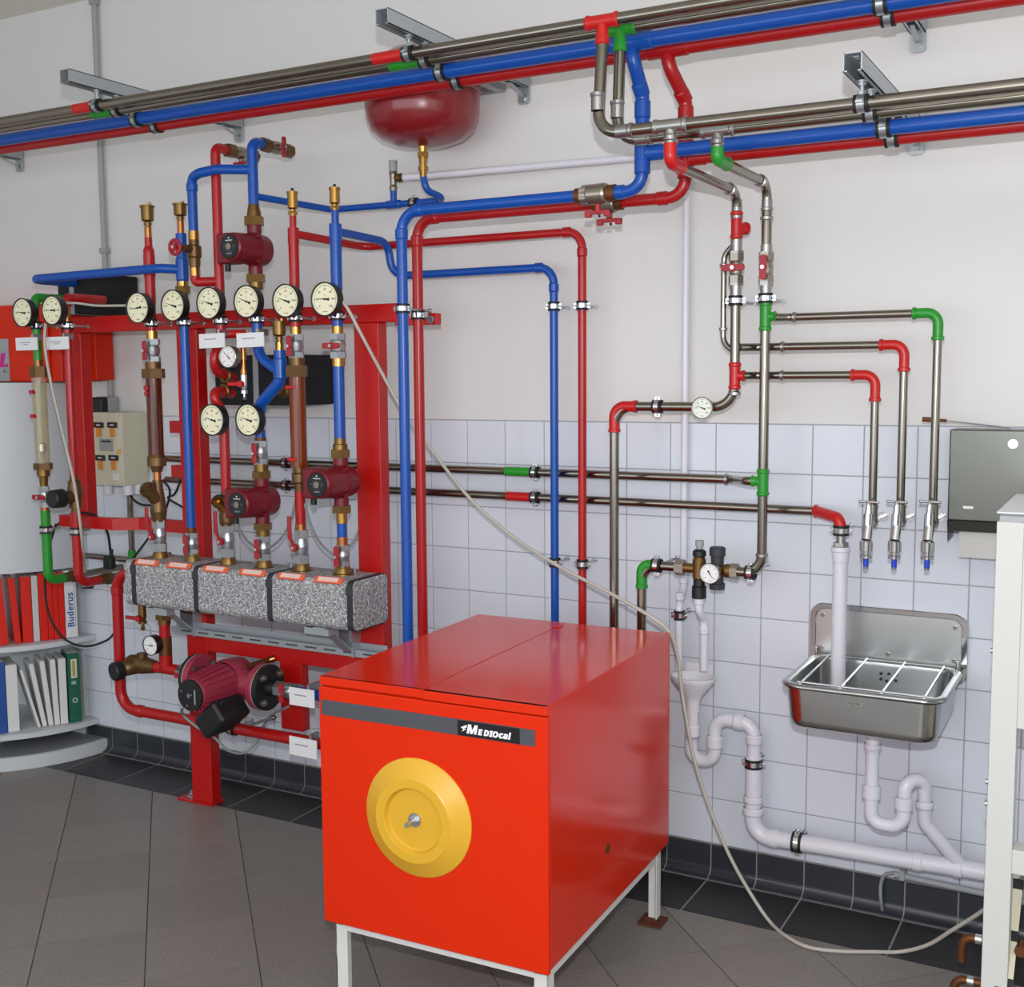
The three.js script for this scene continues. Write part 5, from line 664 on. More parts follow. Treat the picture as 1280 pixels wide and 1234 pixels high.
{ // cables and thin steel pipe below the control box
  const w = (n, lab, pts, r, m) => { const P = pts.map((q) => W(...q)), t = thing(n, lab, 'cable', P[P.length >> 1], 'black cables at the left'); part(t, 'cable', wire(P, r), m); return t; };
  w('power_cable', 'black cable sagging before the rounded bookshelf', [[70, 655, 0.3], [60, 690, 0.3], [56, 730, 0.28], [62, 770, 0.3], [80, 798, 0.3], [105, 808, 0.28], [128, 803, 0.2], [142, 792, 0.12], [152, 760, 0.08]], 0.0045, M.rubber);
  const pl = w('power_cable', 'black cable with a plug hanging from the red side arm', [[70, 658, 0.31], [85, 645, 0.3], [105, 641, 0.3], [124, 648, 0.3], [134, 665, 0.28], [137, 680, 0.26], [138, 692, 0.25]], 0.005, M.rubber); const pp = W(137, 702, 0.25); part(pl, 'plug', [box(pp.x - 0.024, pp.x + 0.022, pp.y - 0.03, pp.y + 0.022, 0.235, 0.265, 0.008), cyl(V(pp.x + 0.01, pp.y + 0.02, 0.25), V(pp.x + 0.012, pp.y + 0.05, 0.25), 0.008)], M.black); part(pl, 'plug_pins', [cyl(V(pp.x - 0.024, pp.y, 0.243), V(pp.x - 0.045, pp.y, 0.243), 0.0025), cyl(V(pp.x - 0.024, pp.y, 0.257), V(pp.x - 0.045, pp.y, 0.257), 0.0025)], M.chrome);
  w('power_cable', 'black cable leaving the bottom of the control box', [[157, 606, 0.1], [163, 620, 0.1], [175, 630, 0.12], [192, 632, 0.15]], 0.005, M.rubber); w('power_cable', 'black cable crossing behind the rungs', [[203, 600, 0.2], [212, 612, 0.2], [206, 640, 0.18], [186, 672, 0.12], [165, 700, 0.06]], 0.0045, M.rubber); w('power_cable', 'second black cable crossing behind the rungs', [[226, 600, 0.2], [218, 618, 0.2], [210, 622, 0.2], [228, 634, 0.2]], 0.0045, M.rubber);
  w('pump_cable', 'grey pump cable hanging between the lower pump and the right amber tube', [[295, 648, 0.46], [303, 668, 0.42], [318, 683, 0.36], [335, 685, 0.34], [352, 672, 0.34], [364, 648, 0.36], [370, 620, 0.38]], 0.004, M.cableGrey); w('pump_cable', 'grey pump cable hanging under the right-hand pump', [[381, 630, 0.46], [390, 660, 0.42], [405, 684, 0.36], [420, 694, 0.33], [436, 684, 0.31], [449, 662, 0.28], [452, 640, 0.24]], 0.004, M.cableGrey);
  const x = W(163, 640, 0.05).x, s = thing('thin_steel_pipe', 'thin steel pipe with a green foot behind the manifold', 'pipe', V(x, 0.96, 0.05)); part(s, 'tube', cyl(V(x, yAt(692, x, 0.05), 0.05), V(x, 1.178, 0.05), 0.0125), M.steel); part(s, 'green_foot', cyl(V(x, yAt(698, x, 0.05), 0.05), V(x, yAt(688, x, 0.05), 0.05), 0.0165), M.green); part(s, 'lower_tube', pipe([V(x, yAt(697, x, 0.05), 0.05), V(x, 0.86, 0.05), V(x - 0.3, 0.86, 0.05)], 0.0125, 0.04), M.steel);
}
// ---------------------------------------------------------------- right: stainless tap-water pipes on the tiled wall
const rim = (p, d, r) => turn(p, d, [[-0.006, r], [-0.004, r + 0.004], [0.004, r + 0.004], [0.006, r]], 18);
{
  const r = 0.0145, yT = (v, x) => yAt(v, x, Z3), xh = hx3, xc = cx3;
  // hot riser
  const t = thing('hot_water_riser', 'stainless hot-water riser with red tees and a slim bypass', 'pipe', V(xh, 1.5, Z3), 'stainless wall pipes'), Yh = (v) => yT(v, xh), ybt = Yh(509), xr2 = W(768, 540, Z3).x;
  part(t, 'pipe', [cyl(V(xh, Yh(320), Z3), V(xh, Yh(250), Z3), r), ...[pipe([V(xh, Yh(352), Z3), V(xh, ybt, Z3), V(xr2, ybt, Z3), V(xr2, 0.6, Z3)], r, 0.06)].flat()], M.steel);
  part(t, 'red_tee', [...sock(V(xh, Yh(299), Z3), UP, Yh(264) - Yh(299), r), ...turn(V(xh, Yh(285), Z3), V(0.5, 0, -0.86), [[0, r], [0.03, r + 0.001], [0.03, r + 0.004], [0.038, r + 0.004], [0.038, 0]], 18)], M.redCap); part(t, 'red_tee', [...sock(V(xh, Yh(487), Z3), UP, Yh(453) - Yh(487), r), ...turn(V(xh, Yh(470), Z3), V(1, 0, 0), [[0, r], [0.022, r - 0.002], [0.022, r + 0.002], [0.03, r + 0.002], [0.03, 0]], 18)], M.redCap);
  part(t, 'red_elbow', pipe([V(xr2 + 0.07, ybt, Z3), V(xr2, ybt, Z3), V(xr2, ybt - 0.075, Z3)], r + 0.0022, 0.055), M.redCap); part(t, 'socket_rim', [...rim(V(xr2 + 0.07, ybt, Z3), V(1, 0, 0), r + 0.001), ...rim(V(xr2, ybt - 0.074, Z3), UP, r + 0.001)], M.redCap); part(t, 'steel_elbow_rim', [...rim(V(xh, Yh(492), Z3), UP, r), ...rim(V(xh - 0.075, ybt, Z3), V(1, 0, 0), r)], M.steelDull);
  const xb = xh - 0.038, zb = Z3 - 0.005; part(t, 'bypass', [pipe([V(xh, Yh(303), Z3), V(xb, Yh(318), zb), V(xb, Yh(428), zb), V(xh, Yh(441), Z3)], 0.0085, 0.04)].flat(), M.steel); part(t, 'bypass_rim', [...rim(V(xb, Yh(331), zb), UP, 0.0085), ...rim(V(xb, Yh(411), zb), UP, 0.0085)], M.steelDull);
  part(t, 'valve_nipple', [hex(V(xh, Yh(318), Z3), V(xh, Yh(314), Z3), 0.022), cyl(V(xh, Yh(320), Z3), V(xh, Yh(300), Z3), 0.0165), hex(V(xh, Yh(357), Z3), V(xh, Yh(352), Z3), 0.022), cyl(V(xh, Yh(372), Z3), V(xh, Yh(354), Z3), 0.0165)], M.steelDull);
  ballValve(V(xh, Yh(354), Z3), Yh(317) - Yh(354), 0.0195, 'across', 'nickel ball valve with its handle across the hot riser', { body: M.nickel, ends: M.nickel }); pipeClamp(V(xh, Yh(376), Z3), 0.0155, Z3 - 0.002, 'pipe clamp on the hot riser under its ball valve', null, 'pipe clamps on the wall');
  const pc = W(822, 510, Z3); pipeClamp(V(pc.x, ybt, Z3), 0.0155, Z3 - 0.002, 'pipe clamp on the level hot pipe left of the steel thermometer', [0, 0, Math.PI / 2], 'pipe clamps on the wall');
  gauge('dial_thermometer', V(W(878, 511, Z3 + 0.03).x, ybt - 0.002, Z3 + 0.032), 0.0325, 0.014, 'small steel dial thermometer on the level hot pipe', facePlain, M.steelDull, 20, 0.01);
  // cold riser
  const c = thing('cold_water_riser', 'stainless cold-water riser with green tees', 'pipe', V(xc, 1.2, Z3), 'stainless wall pipes'), Yc = (v) => yT(v, xc), yr = Yc(717), xg = W(802, 760, Z3).x, xe = W(905, 718, Z3).x;
  part(c, 'pipe', [cyl(V(xc, Yc(322), Z3), V(xc, Yc(250), Z3), r), ...pipe([V(xc, Yc(352), Z3), V(xc, yr, Z3), V(xe, yr, Z3)], r, 0.06)], M.steel);
  part(c, 'green_tee', [...sock(V(xc, Yc(414), Z3), UP, Yc(377) - Yc(414), r), ...turn(V(xc, Yc(396), Z3), V(1, 0, 0), [[0, r], [0.022, r - 0.002], [0.03, r + 0.001], [0.03, 0]], 18)], M.green); part(c, 'green_tee', [...sock(V(xc, Yc(620), Z3), UP, Yc(586) - Yc(620), r), ...turn(V(xc, Yc(602), Z3), V(-1, 0, 0), [[0, r], [0.022, r - 0.001], [0.032, r + 0.003], [0.034, 0]], 18)], M.green);
  part(c, 'socket_rim', [...rim(V(xc, Yc(694), Z3), UP, r), ...rim(V(xc, Yc(273), Z3), UP, r)], M.steelDull); part(c, 'valve_nipple', [hex(V(xc, Yc(319), Z3), V(xc, Yc(315), Z3), 0.022), cyl(V(xc, Yc(322), Z3), V(xc, Yc(306), Z3), 0.0165), hex(V(xc, Yc(357), Z3), V(xc, Yc(352), Z3), 0.022), cyl(V(xc, Yc(376), Z3), V(xc, Yc(354), Z3), 0.0165)], M.steelDull);
  ballValve(V(xc, Yc(353), Z3), Yc(317) - Yc(353), 0.0195, 'upright', 'nickel ball valve with an upright handle on the cold riser', { body: M.nickel, ends: M.nickel }); pipeClamp(V(xc, Yc(373), Z3), 0.0155, Z3 - 0.002, 'pipe clamp on the cold riser above the green tee', null, 'pipe clamps on the wall');
  // pressure reducer group
  const q = thing('pressure_reducer', 'brass pressure reducer with a white gauge and black spring cap', 'valve', V(W(875, 715, Z3).x, yr, Z3)), X = (u) => W(u, 715, Z3).x, D = V(1, 0, 0), xm = X(874), xf = X(895);
  part(q, 'brass_body', [cyl(V(X(855), yr, Z3), V(X(868), yr, Z3), 0.0145), ...turn(V(xm, yr - 0.032, Z3), UP, [[0, 0.017], [0.005, 0.02], [0.06, 0.02], [0.068, 0.016]], 20), cyl(V(xm, yr, Z3), V(X(912), yr, Z3), 0.0145), ...turn(V(X(903), yr, Z3), D, [[0, 0.016], [0.012, 0.021], [0.03, 0.021], [0.036, 0.015]], 18)], BR);
  part(q, 'spring_cap', [...turn(V(xm, yr + 0.036, Z3), UP, [[0, 0.014], [0.004, 0.021], [0.018, 0.02], [0.024, 0.01]], 18)], M.black); part(q, 'relief_knob', [cyl(V(xm, yr + 0.058, Z3), V(xm, yr + 0.072, Z3), 0.009), cyl(V(xm, yr + 0.07, Z3), V(xm, yr + 0.086, Z3), 0.013)], M.grey); part(q, 'discharge_socket', turn(V(xm, yr - 0.03, Z3), V(0, -1, 0), [[0, 0.017], [0.02, 0.018], [0.024, 0.022], [0.058, 0.022], [0.06, 0.018]], 18), M.black);
  part(q, 'adjusting_cap', turn(V(xf, yr - 0.06, Z3 - 0.012), UP, [[0, 0], [0, 0.022], [0.018, 0.024], [0.02, 0.019], [0.1, 0.019], [0.102, 0.024], [0.124, 0.024], [0.128, 0.02], [0.128, 0]], 20), M.darkGrey);
  part(q, 'union_nut', [hex(V(X(845), yr, Z3), V(X(856), yr, Z3), 0.025)], M.nickel); part(q, 'union_nut', [hex(V(X(914), yr, Z3), V(X(923), yr, Z3), 0.024)], M.nickel);
  gauge('pressure_gauge', V(W(887, 719, Z3 + 0.05).x, yr - 0.003, Z3 + 0.05), 0.031, 0.02, 'white pressure gauge in front of the brass pressure reducer', faceWhite, M.nickel, 235, 0.02, 'small pressure gauges');
  const g = thing('cold_supply_pipe', 'cold supply pipe with a green elbow beside the boiler', 'pipe', V(xg, 0.7, Z3), 'stainless wall pipes'); part(g, 'pipe', pipe([V(X(846), yr, Z3), V(xg, yr, Z3), V(xg, 0.55, Z3)], r, 0.06), M.steel); part(g, 'green_elbow', pipe([V(xg + 0.055, yr, Z3), V(xg, yr, Z3), V(xg, yr - 0.07, Z3)], r + 0.0025, 0.055), M.green); part(g, 'socket_rim', rim(V(xg, yr - 0.068, Z3), UP, r + 0.001), M.green);
  pipeClamp(V(X(821), yr, Z3), 0.0165, Z3 - 0.002, 'pipe clamp beside the green elbow of the cold supply', [0, 0, Math.PI / 2], 'pipe clamps on the wall'); pipeClamp(V(X(938), yr, Z3), 0.0155, Z3 - 0.002, 'pipe clamp right of the pressure reducer', [0, 0, Math.PI / 2], 'pipe clamps on the wall');
  const dd = thing('white_drain_stub', 'white plastic discharge stub below the pressure reducer', 'pipe', V(xm, 0.8, 0.14)), p2 = W(880, 775, 0.14); part(dd, 'pipe', pipe([V(xm, yr - 0.085, Z3), V(xm, p2.y + 0.035, Z3), V(p2.x, p2.y, 0.14), V(p2.x, W(880, 838, 0.14).y, 0.14)], 0.0125, 0.03, 14), M.pipeWhite); part(dd, 'coupling', [...sleeve(V(p2.x, p2.y - 0.045, 0.14), UP, 0.025, 0.0125), ...sleeve(V(xm, yr - 0.11, Z3), UP, 0.025, 0.0125)], M.pipeWhite);
  // level pipes low on the wall
  const zl = 0.055, ya = (W(540, 586, zl).y + W(800, 595, zl).y) / 2, yb = (W(540, 616, zl).y + W(800, 628, zl).y) / 2, xl = W(207, 575, zl).x, xz = W(1020, 638, zl).x;
  const l1 = thing('level_steel_pipe', 'upper level stainless pipe on the tiles with a green band', 'pipe', V(-1, ya, zl), 'stainless wall pipes'), yt2 = Yc(602); part(l1, 'pipe', pipe([V(xl, ya, zl), V(xc - 0.13, ya, zl), V(xc - 0.05, yt2, Z3), V(xc - 0.02, yt2, Z3)], 0.0135, 0.05), M.steel); part(l1, 'socket_rim', rim(V(xc - 0.15, ya, zl), V(1, 0, 0), 0.0135), M.steelDull); part(l1, 'green_band', cyl(V(W(632, 590, zl).x, ya, zl), V(W(665, 590, zl).x, ya, zl), 0.0155), M.green);
  const xw = W(1051, 680, 0.13).x, l2 = thing('level_steel_pipe', 'lower level stainless pipe on the tiles with a red band and elbow', 'pipe', V(-1, yb, zl), 'stainless wall pipes'); part(l2, 'pipe', pipe([V(xl, yb, zl), V(xz + 0.02, yb, zl), V(xw, yb - 0.015, 0.13), V(xw, yAt(668, xw, 0.13), 0.13)], 0.0135, 0.05), M.steel); part(l2, 'red_band', cyl(V(W(634, 622, zl).x, yb, zl), V(W(665, 622, zl).x, yb, zl), 0.0155), M.redCap); part(l2, 'red_elbow', pipe([V(xz, yb, zl), V(xw - 0.01, yb - 0.008, 0.125), V(xw, yAt(660, xw, 0.13), 0.13)], 0.0165, 0.06), M.redCap); part(l2, 'elbow_rim', rim(V(xz, yb, zl), V(1, 0, 0), 0.0155), M.redCap);
  for (const [u, y, lab] of [[669, ya, 'pipe clamp beside the green band of the upper level pipe'], [669, yb, 'pipe clamp beside the red band of the lower level pipe'], [358, ya, 'pipe clamp on the upper level pipe by the amber tube'], [358, yb, 'pipe clamp on the lower level pipe by the amber tube']]) pipeClamp(V(W(u, 600, zl).x, y, zl), 0.0145, zl - 0.002, lab, [0, 0, Math.PI / 2], 'pipe clamps on the wall');
  const wp = thing('white_standpipe', 'white plastic standpipe from the red elbow down into the steel sink', 'pipe', V(xw, 0.66, 0.13)), Yw = (v) => yAt(v, xw, 0.13); part(wp, 'tube', cyl(V(xw, 0.662, 0.13), V(xw, Yw(692), 0.13), 0.021), M.pipeWhite); part(wp, 'socket', turn(V(xw, Yw(705), 0.13), UP, [[0, 0.021], [0.012, 0.0235], [0.035, 0.024], [0.038, 0.0265], [0.05, 0.0265], [0.05, 0.018]], 24), M.pipeWhite); part(wp, 'steel_nipple', [cyl(V(xw, Yw(684), 0.13), V(xw, Yw(660), 0.13), 0.0135), hex(V(xw, Yw(683), 0.13), V(xw, Yw(678), 0.13), 0.022)], M.steelDull);
  pipeClamp(V(xw, Yw(663), 0.13), 0.0175, 0.128, 'pipe clamp below the red elbow over the white standpipe', null, 'pipe clamps on the wall');
  // branches to the three taps
  const taps = [[1094, 470, xh, 'hot', M.redCap, 'lowest stainless tap branch with a red elbow', 1078, 'chrome tap nearest to the white standpipe'], [1130, 433, xh, 'hot', M.redCap, 'middle stainless tap branch with a red elbow', 1116, 'middle chrome tap of the three'], [1172, 394, xc, 'cold', M.green, 'uppermost stainless tap branch with a green elbow', 1157, 'chrome tap beside the paper towel dispenser']];
  for (const [u, v, x0, k, cap, lab, ut, lab2] of taps) {
    const z = 0.15, x1 = W(u - 2, v + 100, z).x, y = (yAt(v, x0 + 0.15, Z3 - 0.01) + yAt(v - 2, x1, z)) / 2, rr = 0.0115, t2 = thing('tap_branch_pipe', lab, 'pipe', V(x1, 1.2, z), 'tap branches'), ye = yAt(633, x1, z);
    part(t2, 'pipe', pipe([V(x0 + 0.015, y, Z3), V(x0 + 0.055, y, z - 0.004), V(x1, y, z), V(x1, ye - 0.01, z)], rr, 0.03), M.steel); part(t2, 'coloured_elbow', pipe([V(x1 - 0.062, y, z), V(x1, y, z), V(x1, y - 0.07, z)], rr + 0.0024, 0.05), cap); part(t2, 'elbow_rim', [...rim(V(x1 - 0.062, y, z), V(1, 0, 0), rr + 0.0014), ...rim(V(x1, y - 0.068, z), UP, rr + 0.0014)], cap); part(t2, 'socket_rim', [...rim(V(x0 + (k === 'hot' ? 0.13 : 0.075), y, z - 0.004), V(1, 0, 0), rr)], M.steelDull);
    const f = thing('water_tap', lab2 + ' with a blue outlet tip', 'tap', V(x1, ye - 0.06, z), 'chrome taps'), yb2 = ye - 0.045;
    part(f, 'pipe_socket', [cyl(V(x1, ye - 0.035, z), V(x1, ye + 0.005, z), 0.0145), ...turn(V(x1, yb2 - 0.012, z), UP, [[0, 0], [0, 0.012], [0.012, 0.017], [0.024, 0.015]], 18)], M.nickel); part(f, 'wall_rosette', [cyl(V(x1, yb2, 0.001), V(x1, yb2, 0.006), 0.015), cyl(V(x1, yb2, 0.002), V(x1, yb2, z), 0.0055)], M.chrome);
    const zb = z + 0.05; part(f, 'body', [cyl(V(x1, yb2, z), V(x1, yb2 + 0.002, zb), 0.0125), ...pipe([V(x1, yb2 + 0.028, zb), V(x1, yb2 - 0.005, zb + 0.004), V(x1, yb2 - 0.042, zb + 0.02)], 0.0135, 0.03, 14), cyl(V(x1, yb2 + 0.02, zb), V(x1, yb2 + 0.055, zb), 0.0125, 0.007)], M.chrome);
    part(f, 'cross_handle', [cyl(V(x1 - 0.024, yb2 + 0.062, zb - 0.004), V(x1 + 0.024, yb2 + 0.062, zb + 0.004), 0.0042, 0.0042, 10), ball(V(x1 - 0.024, yb2 + 0.062, zb - 0.004), 0.0055), ball(V(x1 + 0.024, yb2 + 0.062, zb + 0.004), 0.0055), cyl(V(x1, yb2 + 0.052, zb), V(x1, yb2 + 0.064, zb), 0.006)], M.chrome);
    part(f, 'hose_coupling', turn(V(x1, yb2 - 0.045, zb + 0.02), V(0, -1, 0), [[-0.004, 0], [-0.004, 0.0135], [0, 0.0185], [0.026, 0.0185], [0.028, 0.014], [0.036, 0.014], [0.038, 0.0175], [0.046, 0.0175], [0.046, 0]], 16), M.chrome); const tip = part(f, 'blue_tip', cyl(V(x1, yb2 - 0.09, zb + 0.02), V(x1, yb2 - 0.115, zb + 0.02), 0.0075), M.blueTip); part(tip, 'spout_end', cyl(V(x1, yb2 - 0.115, zb + 0.02), V(x1, yb2 - 0.121, zb + 0.02), 0.0065), M.nickel);
  }
  const e = thing('wall_sensor', 'short brown sensor screw with a wire, above the towel dispenser', 'sensor', W(1170, 525, 0.04)), ea = W(1153, 524, 0.1), eb = W(1183, 526, 0.1); part(e, 'screw', [cyl(ea, eb, 0.0045), cyl(ea, ea.clone().lerp(eb, 0.35), 0.0065)], M.copperDull); part(e, 'wire', wire([eb, W(1210, 529, 0.06), W(1245, 533, 0.02), W(1262, 535, 0.004)], 0.0022, 6), M.cableGrey);
}
// ---------------------------------------------------------------- funnel, traps and waste pipe
{
  const p = W(866, 848, 0.115), y0 = p.y, t = thing('drain_funnel', 'white plastic funnel catching the drain pipes beside the boiler', 'funnel', V(p.x, y0 - 0.1, 0.115)), g = lathe(V(0, 0, 0), UP, [[-0.17, 0.018], [-0.11, 0.018], [-0.105, 0.021], [-0.075, 0.022], [-0.055, 0.03], [-0.03, 0.05], [-0.008, 0.068], [0.006, 0.071], [0.008, 0.068], [-0.008, 0.062], [-0.03, 0.045], [-0.05, 0.02]], 32); g.scale(1, 1, 0.8); g.translate(p.x, y0, 0.115); part(t, 'bowl', g, M.whitePlastic); const pb = W(853, 835, 0.08); part(t, 'back_guard', [box(p.x - 0.045, p.x + 0.045, y0, y0 + 0.035, 0.055, 0.06, 0.002)], M.whitePlastic); part(t, 'union_nut', turn(V(p.x, y0 - 0.185, 0.115), UP, [[0, 0.019], [0.004, 0.023], [0.035, 0.023], [0.04, 0.019]], 12), M.whitePlastic);
  const z = 0.09, tr = thing('waste_trap', 'white siphon trap and waste pipe running low along the tiles', 'pipe', V(0.2, 0.25, z)), xa = W(864, 910, z).x, k = (u, v) => { const q = W(u, v, z); return V(q.x, q.y, z); }; const e1 = k(942, 950), xd = e1.x, yl = W(946, 1045, z).y;
  const u1 = k(864, 940), u2 = k(893, 940), top = k(893, 898);
  part(tr, 'siphon', pipe([V(p.x, y0 - 0.16, 0.115), V(xa, u1.y + 0.05, z), V(xa, u1.y - 0.022, z), V(u2.x, u1.y - 0.022, z), V(u2.x, top.y, z), V(xd, top.y, z), V(xd, e1.y, z)], 0.0205, 0.04), M.pipeWhite);
  part(tr, 'siphon_collar', [...sleeve(V(u2.x, k(893, 935).y, z), UP, 0.04, 0.0225), ...sleeve(V(xd, k(942, 918).y, z), V(0, -1, 0), 0.03, 0.0225), ...sleeve(V((u2.x + xd) / 2, top.y, z), V(1, 0, 0), 0.03, 0.0225)], M.pipeWhite);
  const xend = 1.4, wx1 = W(1215, 1088, z), wy = yl + (wx1.y - yl) * (xend - xd) / (wx1.x - xd), wl = (x) => yl + (wy - yl) * (x - xd) / (xend - xd); part(tr, 'waste_pipe', pipe([V(xd, e1.y + 0.01, z), V(xd, yl, z), V(xend, wy, z)], 0.0255, 0.05), M.pipeWhite); part(tr, 'socket_ring', [...sleeve(V(xd, k(942, 1003).y, z), UP, 0.02, 0.027), ...sleeve(V(xd, k(942, 1018).y, z), UP, 0.022, 0.029), ...[xd + 0.055, W(1142, 1073, z).x, W(1192, 1082, z).x].map((x) => turn(V(x, wl(x), z), V(1, (wy - yl) / (xend - xd), 0), [[0, 0.0255], [0.001, 0.0285], [0.022, 0.0285], [0.026, 0.0255]], 24)).flat()], M.pipeWhite);
  pipeClamp(V(xd, e1.y - 0.01, z), 0.022, z - 0.002, 'black-lined clamp on the upright white waste pipe', null, 'pipe clamps on the wall'); pipeClamp(V(W(997, 1047, z).x, wl(W(997, 1047, z).x), z), 0.026, z - 0.002, 'black-lined clamp on the level white waste pipe', [0, 0, Math.PI / 2], 'pipe clamps on the wall');
  const zs = 0.2, s = thing('sink_trap', 'white siphon trap hanging under the steel sink', 'pipe', V(0.55, 0.4, zs)), m = (u, v, zz = zs) => W(u, v, zz), xs = m(1090, 960).x, x2 = m(1130, 990).x, x3 = m(1155, 1000, 0.15).x, yu = m(1100, 1030).y, yt = m(1143, 975, 0.17).y; 
  part(s, 'tailpipe', [cyl(V(xs, m(1090, 1000).y, zs), V(xs, 0.66, zs), 0.019)], M.pipeWhite); part(s, 'siphon', pipe([V(xs, m(1090, 1000).y, zs), V(xs, yu, zs), V(x2, yu, zs), V(x2, yt, zs - 0.01), V(x3, yt, 0.15), V(x3, m(1155, 1028, 0.13).y, 0.13), V(m(1198, 1078, 0.09).x, m(1198, 1078, 0.09).y, 0.09)], 0.0195, 0.036), M.pipeWhite);
  part(s, 'union_nut', [...turn(V(xs, m(1090, 998).y, zs), UP, [[0, 0.02], [0.003, 0.026], [0.035, 0.026], [0.04, 0.02]], 14), ...turn(V(x2, m(1129, 1012).y, zs), UP, [[0, 0.02], [0.003, 0.025], [0.032, 0.025], [0.036, 0.02]], 14), ...turn(V(xs, m(1090, 938).y, zs), UP, [[0, 0.02], [0.01, 0.024], [0.02, 0.024]], 18), ...sleeve(V(x3, m(1155, 1010, 0.14).y, 0.14), V(0, 1, 0), 0.02, 0.022)], M.pipeWhite);
  const gc = thing('grey_floor_conduit', 'grey conduit and cable lying on top of the dark skirting', 'conduit', V(0.7, 0.1, 0.03)); part(gc, 'tube', cyl(V(W(1118, 1091, 0.03).x, W(1118, 1093, 0.03).y, 0.03), V(1.4, W(1222, 1117, 0.03).y - 0.01, 0.03), 0.0095), M.grey); part(gc, 'clip', box(W(1129, 1090, 0.02).x - 0.008, W(1129, 1090, 0.02).x + 0.008, W(1129, 1098, 0.02).y, W(1129, 1086, 0.02).y, 0.002, 0.042, 0.002), M.grey); part(gc, 'cable', wire([W(1118, 1091, 0.03), W(1106, 1094, 0.03), W(1101, 1106, 0.03), W(1101, 1125, 0.035), WY(1103, 1139, 0.004)], 0.0055), M.cableGrey);
}
